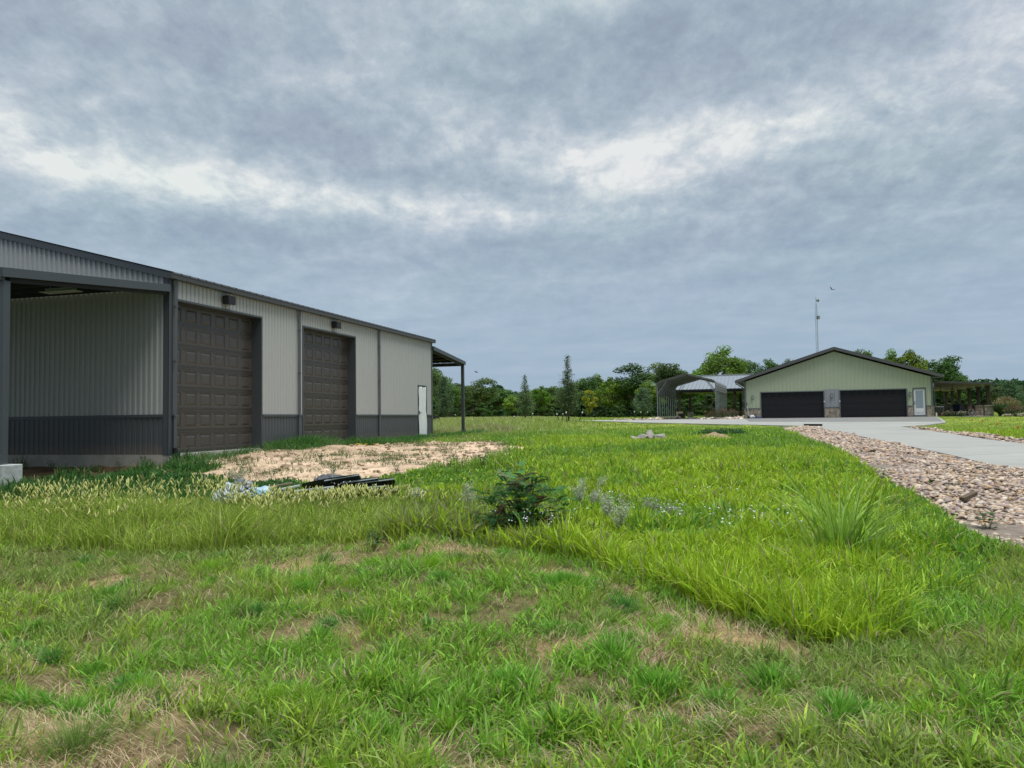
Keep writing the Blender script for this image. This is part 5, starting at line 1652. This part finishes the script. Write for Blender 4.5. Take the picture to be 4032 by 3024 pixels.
# --- the mown strip in the foreground
n = 400000
x, y = sample_view(n, 2.4, 9.8, 1.35, .86, 1.2)
d = lush_zone(x, y)
ok = (d < .12) & ~in_poly(x, y, GRAV)
x, y = x[ok], y[ok]
st = straw_amount(x, y)
c2_ = vnoise(x, y, 1.5, 71); c3 = vnoise(x, y, 4.2, 72); c4 = vnoise(x, y, 9, 73)
mask = np.clip((c3 * .5 + c4 * .3 + c2_ * .35 - .42) * 3.2, .10, 1) * (1 - .90 * st)
rightg = np.clip((x - 2.0) / 1.0, 0, 1)
mask = np.maximum(mask, rightg * .75 * (1 - .5 * st))
ok = rng.random(len(x)) < mask
x, y, c2_, c3, c4, rightg = x[ok], y[ok], c2_[ok], c3[ok], c4[ok], rightg[ok]; n = len(x)
h = (.035 + .05 * c3 ** 2 + .05 * c4 ** 2 + .02 * c2_ + .035 * rightg) * rng.uniform(.5, 1.5, n)
wide = rng.random(n) < .22 + .40 * (vnoise(x, y, .9, 74) > .38)
w = np.where(wide, rng.uniform(.007, .015, n), rng.uniform(.0028, .005, n))
h = np.where(wide, h * 1.35, h)
A = pal(n, (.170, .370, .035), (.310, .520, .060), .5); B = pal(n, (.260, .410, .030), (.420, .540, .065), .5); Cc_ = pal(n, (.220, .330, .060), (.330, .420, .100), .45)
sel = vnoise(x, y, 1.1, 75) + rng.normal(0, .12, n)
c = np.where((sel > .55)[:, None], A, np.where((sel < .36)[:, None], Cc_, B))
dry = rng.random(n) < .07
c[dry] = pal(int(dry.sum()), (.36, .28, .15), (.44, .36, .21))
g5 = blades('mown_grass', np.stack([x, y, ground_z(x, y) - .005], -1), h, w, rng.uniform(0, 6.28, n), rng.uniform(.2, 1.25, n), c, GRASS, 4, 1.5)
tag(g5, 'short patchy mown grass filling the foreground', 'grass', kind='stuff')

# --- tussocks standing out of the mown strip
TX, TY, TN, TH_, TC, TW_ = [], [], [], [], [], []
cents = []
for _ in range(420):
    a = sample_view(1, 2.7, 9.2, 1.0, .80, .8)
    x_, y_ = float(a[0][0]), float(a[1][0])
    if float(lush_zone(x_, y_)) > -.05 or bool(in_poly(np.array([x_]), np.array([y_]), GRAV)[0]): continue
    cents.append((x_, y_, random.uniform(.05, .16), random.uniform(.06, .14), random.choice([0, 0, 1, 1, 2, 3])))
for (u, v, R_, H_, k_) in ((1080, 2800, .17, .17, 1), (1270, 2830, .16, .17, 1), (1290, 2500, .14, .10, 2), (830, 2250, .25, .16, 1), (2230, 2330, .38, .15, 0), (950, 2450, .12, .16, 3), (430, 2360, .18, .16, 0), (560, 2760, .12, .14, 1),
                       (1180, 2330, .14, .14, 1), (2400, 2600, .20, .17, 0), (3050, 2700, .2, .16, 0), (1480, 2240, .22, .15, 1), (2600, 2700, .22, .15, 0), (300, 2950, .3, .16, 3), (3750, 2700, .25, .16, 3), (1450, 2450, .2, .12, 0),
                       (1700, 2250, .2, .15, 1), (260, 2490, .25, .1, 0), (2000, 2700, .25, .14, 0), (1850, 2600, .2, .12, 3), (3300, 2850, .22, .15, 0), (2200, 2850, .25, .13, 0), (3550, 2600, .25, .13, 1)):
    x_, y_ = on_ground(u, v); cents.append((x_, y_, R_, H_, k_))
for x_, y_, R_, H_, k_ in cents:
    m_ = int(70 + 2600 * R_ * R_ * 3)
    q = np.abs(rng.normal(0, .5, m_)) * R_; a = rng.uniform(0, 6.28, m_)
    TX.append(np.stack([x_ + q * np.cos(a), y_ + q * np.sin(a), a, q / R_], -1))
    TH_.append(H_ * rng.uniform(.5, 1.2, m_) * (1 - .3 * np.clip(q / R_, 0, 1)))
    pl_ = [((.140, .370, .040), (.280, .530, .070)), ((.220, .440, .020), (.340, .560, .045)), ((.100, .280, .045), (.180, .390, .080)), ((.170, .290, .055), (.260, .380, .085))][k_]
    TC.append(pal(m_, *pl_)); TW_.append(rng.uniform(.0025, .0045, m_) * (2.4 if k_ in (0, 2) else 1))
T = np.concatenate(TX); n = len(T); h = np.concatenate(TH_); w = np.concatenate(TW_)
g6 = blades('grass_tussocks', np.stack([T[:, 0], T[:, 1], ground_z(T[:, 0], T[:, 1]) - .01], -1), h, w, T[:, 2] + rng.normal(0, .5, n), .15 + T[:, 3] * .7 + rng.uniform(0, .35, n), np.concatenate(TC), GRASS, 4, 1.7)
tag(g6, 'fresh green tussocks regrowing in the mown strip', 'grass', kind='stuff')

# --- cut straw lying flat
n = 150000
x, y = sample_view(n, 2.4, 9.6, 1.5, .84, 1.0)
st = straw_amount(x, y)
ok = (rng.random(n) < .16 + .9 * st) & (lush_zone(x, y) < .25) & ~in_poly(x, y, GRAV)
x, y = x[ok], y[ok]; n = len(x)
g7 = blades('straw', np.stack([x, y, ground_z(x, y) + rng.uniform(.003, .03, n)], -1), rng.uniform(.04, .14, n), rng.uniform(.0018, .0036, n), rng.uniform(0, 6.28, n) * .35 + vnoise(x, y, 2, 76) * 12,
            rng.uniform(1.0, 1.32, n), pal(n, (.36, .25, .13), (.66, .54, .34), .35), DRY, 3, 1.0)
tag(g7, 'dry cut straw lying flat in the bare wheel track and patches', 'straw', kind='stuff')

# --- foxtail seed heads
n = 2600
x = rng.uniform(-8.2, -.9, n); y = rng.uniform(8.9, 12.2, n)
fz = vnoise(x, y, .9, 80) * .7 + vnoise(x, y, 2.5, 81) * .5
ok = (lush_zone(x, y) > .1) & (rng.random(n) < np.clip((fz - .30) * 2.4, 0, 1) * np.clip((-.9 - x) / 1.2, 0, 1)) & (x > -7.6 + (y - 9) * .2)
x, y = x[ok], y[ok]
xe = rng.normal(-2.6, .55, 190); ye = rng.uniform(10.6, 11.9, 190)
x = np.r_[x, xe]; y = np.r_[y, ye]; n = len(x)
hh = rng.uniform(.36, .54, n) * (.85 + .3 * vnoise(x, y, .9, 82)) * np.where(y > 11, .7, 1) * np.where((y > 10) & (x > -3.9), .72, 1); laz = rng.uniform(0, 6.28, n); le = rng.uniform(.05, .45, n)
zb = ground_z(x, y)
stm = blades('foxtail_stems', np.stack([x, y, zb], -1), hh, np.full(n, .006), laz, le, pal(n, (.18, .28, .05), (.28, .32, .10)), GRASS, 4, 1.0)
tag(stm, 'thin stalks carrying the foxtail heads', 'grass', kind='stuff')
top = np.stack([x + np.cos(laz) * hh * le, y + np.sin(laz) * hh * le, zb + hh * np.sqrt(1 - (le * .75) ** 2)], -1)
dirn = np.stack([np.cos(laz) * (le + .25), np.sin(laz) * (le + .25), np.ones(n)], -1); dirn /= np.linalg.norm(dirn, axis=1)[:, None]
sxv = np.cross(dirn, [0.3, .9, .1]); sxv /= np.linalg.norm(sxv, axis=1)[:, None]; syv = np.cross(dirn, sxv)
L_ = rng.uniform(.065, .11, n)[:, None]; W_ = rng.uniform(.008, .012, n)[:, None]
vv = [top - dirn * L_ * .1]
for t_, k_ in ((.25, 1.0), (.75, .9)):
    for a in (0, 1.571, 3.142, 4.712):
        vv.append(top + dirn * L_ * t_ + (sxv * math.cos(a) + syv * math.sin(a)) * W_ * k_)
vv.append(top + dirn * L_)
vv = np.stack(vv, 1)
tri = []
for a in range(4):
    b_ = (a + 1) % 4
    tri += [(0, 1 + b_, 1 + a), (1 + a, 1 + b_, 5 + b_), (1 + a, 5 + b_, 5 + a), (9, 5 + a, 5 + b_)]
fl = (np.array(tri)[None] + (np.arange(n) * 10)[:, None, None]).ravel()
fh = np_mesh('foxtail_heads', vv.reshape(-1, 3), fl, np.full(n * 16, 3), attr_mat('seed head bristle', .8, .35, .1), np.repeat(pal(n, (.52, .54, .16), (.74, .72, .33)), 10, 0), smooth=True)
tag(fh, 'cream foxtail seed heads swarming over the tall grass', 'seed heads', kind='stuff')

# --- small white flowers
n = 420
x = rng.uniform(-2.8, 3.4, n); y = rng.uniform(8.2, 12, n)
ok = (vnoise(x, y, 1.4, 83) > .52) & (lush_zone(x, y) > .2) & (rng.random(n) < np.clip((13 - y) / 4, .15, 1))
x, y = x[ok], y[ok]
x = np.repeat(x, 3) + rng.normal(0, .03, len(x) * 3); y = np.repeat(y, 3) + rng.normal(0, .03, len(y) * 3); n = len(x)
c = np.where(rng.random((n, 1)) < .12, np.array((.45, .45, .80)), np.array((.82, .82, .80)))
fw_ = leaf_object('white_wildflowers', np.stack([x, y, ground_z(x, y) + rng.uniform(.26, .40, n)], -1), rng.uniform(.016, .030, n), c, None, attr_mat('petals', .6, .3, .2), bias=np.array([0, -.4, 1.0]), aspect=.9)
tag(fw_, 'tiny white wildflowers dotted through the uncut grass', 'wildflowers', kind='stuff')

# ------------------------------------------------------------------ single plants
# dark feathery bush in the middle
bx, by = on_ground(2055, 2112)
r_ = empty('feathery_bush', (bx, by, pz(bx, by)), 0, 'dark green feathery leaved bush standing in the middle of the uncut grass', 'bush')
st = MB(); LP, LC, LB = [], [], []
LA = []
for i in range(400):
    a = rng.uniform(0, 6.28); out = rng.uniform(.02, .52) ; hgt = rng.uniform(.05, .78) * (1 - .5 * out)
    if i < 10: out, hgt = rng.uniform(.05, .38), rng.uniform(.70, .86)
    e_ = np.array([out * math.cos(a) * 1.05, out * math.sin(a) * .8, hgt])
    if i % 8 == 0: st.tube([(0, 0, 0), Vector(e_ * [.45, .45, .6]), Vector(e_)], [.006, .004, .0015], 4, cap=False)
    # a pinnate leaf: paired leaflets along a drooping midrib
    az_ = a + rng.normal(0, .8); Lf = rng.uniform(.10, .20)
    dd = np.array([math.cos(az_), math.sin(az_), rng.uniform(-.5, 1.0)])
    sd_ = np.array([-math.sin(az_), math.cos(az_), 0])
    tone = (np.array((.062, .145, .040)) if rng.random() < .85 else np.array((.10, .045, .028))) * rng.uniform(.7, 1.6)
    for k in range(11):
        t_ = (k + 1) / 11
        c_ = e_ + dd * Lf * t_ + np.array([0, 0, -.10 * Lf * t_ * t_ * 4])
        for sg in (-1, 1):
            LP.append((c_, sd_ * sg * .042 + dd * .012, dd * .012)); LC.append(tone * rng.uniform(.8, 1.2))
            LB.append(0)
vs = []
for c_, ln, wd2 in LP:
    vs += [c_, c_ + ln * .5 + wd2, c_ + ln, c_ + ln * .5 - wd2]
np_mesh('foliage', np.array(vs), np.arange(len(vs)), np.full(len(LP), 4), LEAF, np.repeat(np.array(LC), 4, 0), r_)
st.build('stems', pbr('dark stem', (.05, .045, .03), .8), r_)
# big reed-like grass clump on the right
bx, by = on_ground(3310, 2205)
r_ = empty('grass_clump', (bx, by, pz(bx, by)), 0, 'tall arching grass clump standing above the rest near the gravel', 'ornamental grass')
n = 150; a = rng.uniform(0, 6.28, n); q = np.abs(rng.normal(0, .2, n))
h = rng.uniform(.40, 1.0, n) * (1 + .15 * (rng.random(n) < .15)); le = rng.uniform(.1, 1.0, n)
blades('leaves', np.stack([q * np.cos(a), q * np.sin(a), 0 * a], -1), h, rng.uniform(.010, .021, n), a + rng.normal(0, .7, n), le, pal(n, (.200, .380, .035), (.400, .560, .110), .4), GRASS, 8, 2.1, r_)
n = 16; a = rng.uniform(-1.2, 1.4, n)
o = blades('arching_leaves', np.stack([.1 * np.cos(a), .1 * np.sin(a), 0 * a + .05], -1), rng.uniform(.55, .85, n), rng.uniform(.010, .014, n), a, rng.uniform(1.0, 1.28, n), pal(n, (.16, .27, .07), (.22, .32, .10)), GRASS, 9, 1.15, r_); o['label'] = 'long leaves arching low to the right'
# silvery weeds
for i, (u, vb, vt, wpx, lab) in enumerate(((2440, 2110, 1945, 120, 'largest silvery weed, in front of the lush grass right of the feathery bush'), (2395, 2060, 1960, 70, 'silvery weed touching the left side of the largest silvery weed'), (2285, 1995, 1880, 90, 'slender silvery weed behind and right of the feathery bush'),
                                         (2340, 2010, 1925, 110, 'low spreading silvery weed between the slender one and the largest'), (1850, 2020, 1905, 60, 'silvery weed just left of the feathery bush'), (1990, 1905, 1850, 110, 'silvery weed at the sand edge behind the feathery bush'),
                                         (2560, 2040, 1960, 60, 'small silvery weed right of the largest one'), (2370, 1950, 1875, 50, 'thin silvery weed farther back above the low spreading one'), (1640, 1985, 1920, 60, 'pale weed right of the black sheets'),
                                         (2650, 2080, 1990, 120, 'greyish weed with white flowers at the far side of the lush grass'), (930, 1905, 1850, 110, 'pale grey weed at the near edge of the sandy patch'))):
    x, y = on_ground(u, vb)
    zt = at_Y(u, vt, y)[2]; z0 = pz(x, y); H_ = max(.25, zt - z0); R_ = wpx * y / F / 2
    r_ = empty('silvery_weed', (x, y, z0), 0, lab, 'weed', 'silvery weeds in the meadow')
    st = MB(); P = []
    for k in range(16):
        a = rng.uniform(0, 6.28); q = R_ * rng.uniform(.1, 1); e_ = np.array([q * math.cos(a), q * math.sin(a), H_ * rng.uniform(.55, 1.05)])
        st.tube([(0, 0, 0), Vector(e_ * [.4, .4, .55]), Vector(e_)], [.005, .003, .0015], 3, cap=False)
        t_ = rng.uniform(.45, 1.05, 40)[:, None]
        P.append(e_ * t_ * [1, 1, 1] + rng.normal(0, .022, (40, 3)))
    P = np.concatenate(P)
    leaf_object('foliage', P, rng.uniform(.014, .032, len(P)), pal(len(P), (.34, .38, .25), (.54, .55, .42)), r_)
    st.build('stems', pbr('pale weed stem', (.30, .32, .22), .8), r_)
# broad leaved seedlings on the sand and beside the gravel
for i, (u, v, sz_, lab) in enumerate(((1135, 1790, .32, 'leafy seedling tallest on the sand below the space between the brown doors'), (1265, 1815, .28, 'leafy seedling in the middle of the sand'), (1110, 1815, .18, 'small seedling left of the middle one on the sand'), (1560, 1855, .22, 'grey green seedling at the front of the sand behind the black sheets'),
                                    (1590, 1812, .16, 'small seedling on the sand above the grey green one'), (1310, 1870, .22, 'seedling at the near sand edge above the bright sheet'), (1150, 1840, .12, 'tiny seedling near the front of the sand'), (1690, 1815, .16, 'seedling on the sand towards its right end'),
                                    (1780, 1830, .30, 'wide weed at the right end of the sand'), (1900, 1835, .34, 'weedy tuft where the sand meets the meadow'), (3890, 2085, .34, 'broad leaved plant at the near edge of the gravel'), (3560, 2030, .22, 'creeping weed growing onto the gravel edge'), (3480, 1900, .26, 'sprawling weed at the left edge of the gravel'),
                                    (560, 1845, .45, 'spindly dark weed against the concrete base of the shop'), (470, 1852, .35, 'thin dark weed left of the spindly one at the concrete base'), (2560, 2030, .3, 'dark leafy weed among the white flowers'), (1470, 2160, .25, 'dark leafy weed at the mown edge right of the foxtails'))):
    x, y = on_ground(u, v)
    r_ = empty('leafy_weed', (x, y, pz(x, y)), 0, lab, 'weed', 'broad leaved weeds on bare ground')
    st = MB(); vs = []; cc = []
    thin = 'thin' in lab or 'spindly' in lab
    for k in range(9 if not thin else 7):
        a = rng.uniform(0, 6.28); q = sz_ * rng.uniform(.15, .5) * (.5 if thin else 1); e_ = np.array([q * math.cos(a), q * math.sin(a), sz_ * rng.uniform(.4, 1.0)])
        st.tube([(0, 0, 0), Vector(e_)], [.004, .002], 3, cap=False)
        for j in range(4):
            b_ = rng.uniform(0, 6.28); dd = np.array([math.cos(b_), math.sin(b_), rng.uniform(-.3, .4)]) * sz_ * rng.uniform(.22, .38); sd_ = np.array([-math.sin(b_), math.cos(b_), .1]) * sz_ * (.035 if thin else .085)
            c_ = e_ * rng.uniform(.6, 1)
            vs += [c_, c_ + dd * .45 + sd_, c_ + dd, c_ + dd * .45 - sd_]
            cc += [np.array((.055, .125, .035)) * rng.uniform(.7, 1.6)] * 4
    np_mesh('leaves', np.array(vs), np.arange(len(vs)), np.full(len(vs) // 4, 4), GRASS, np.array(cc), r_)
    st.build('stems', pbr('green stem', (.08, .14, .04), .7), r_)
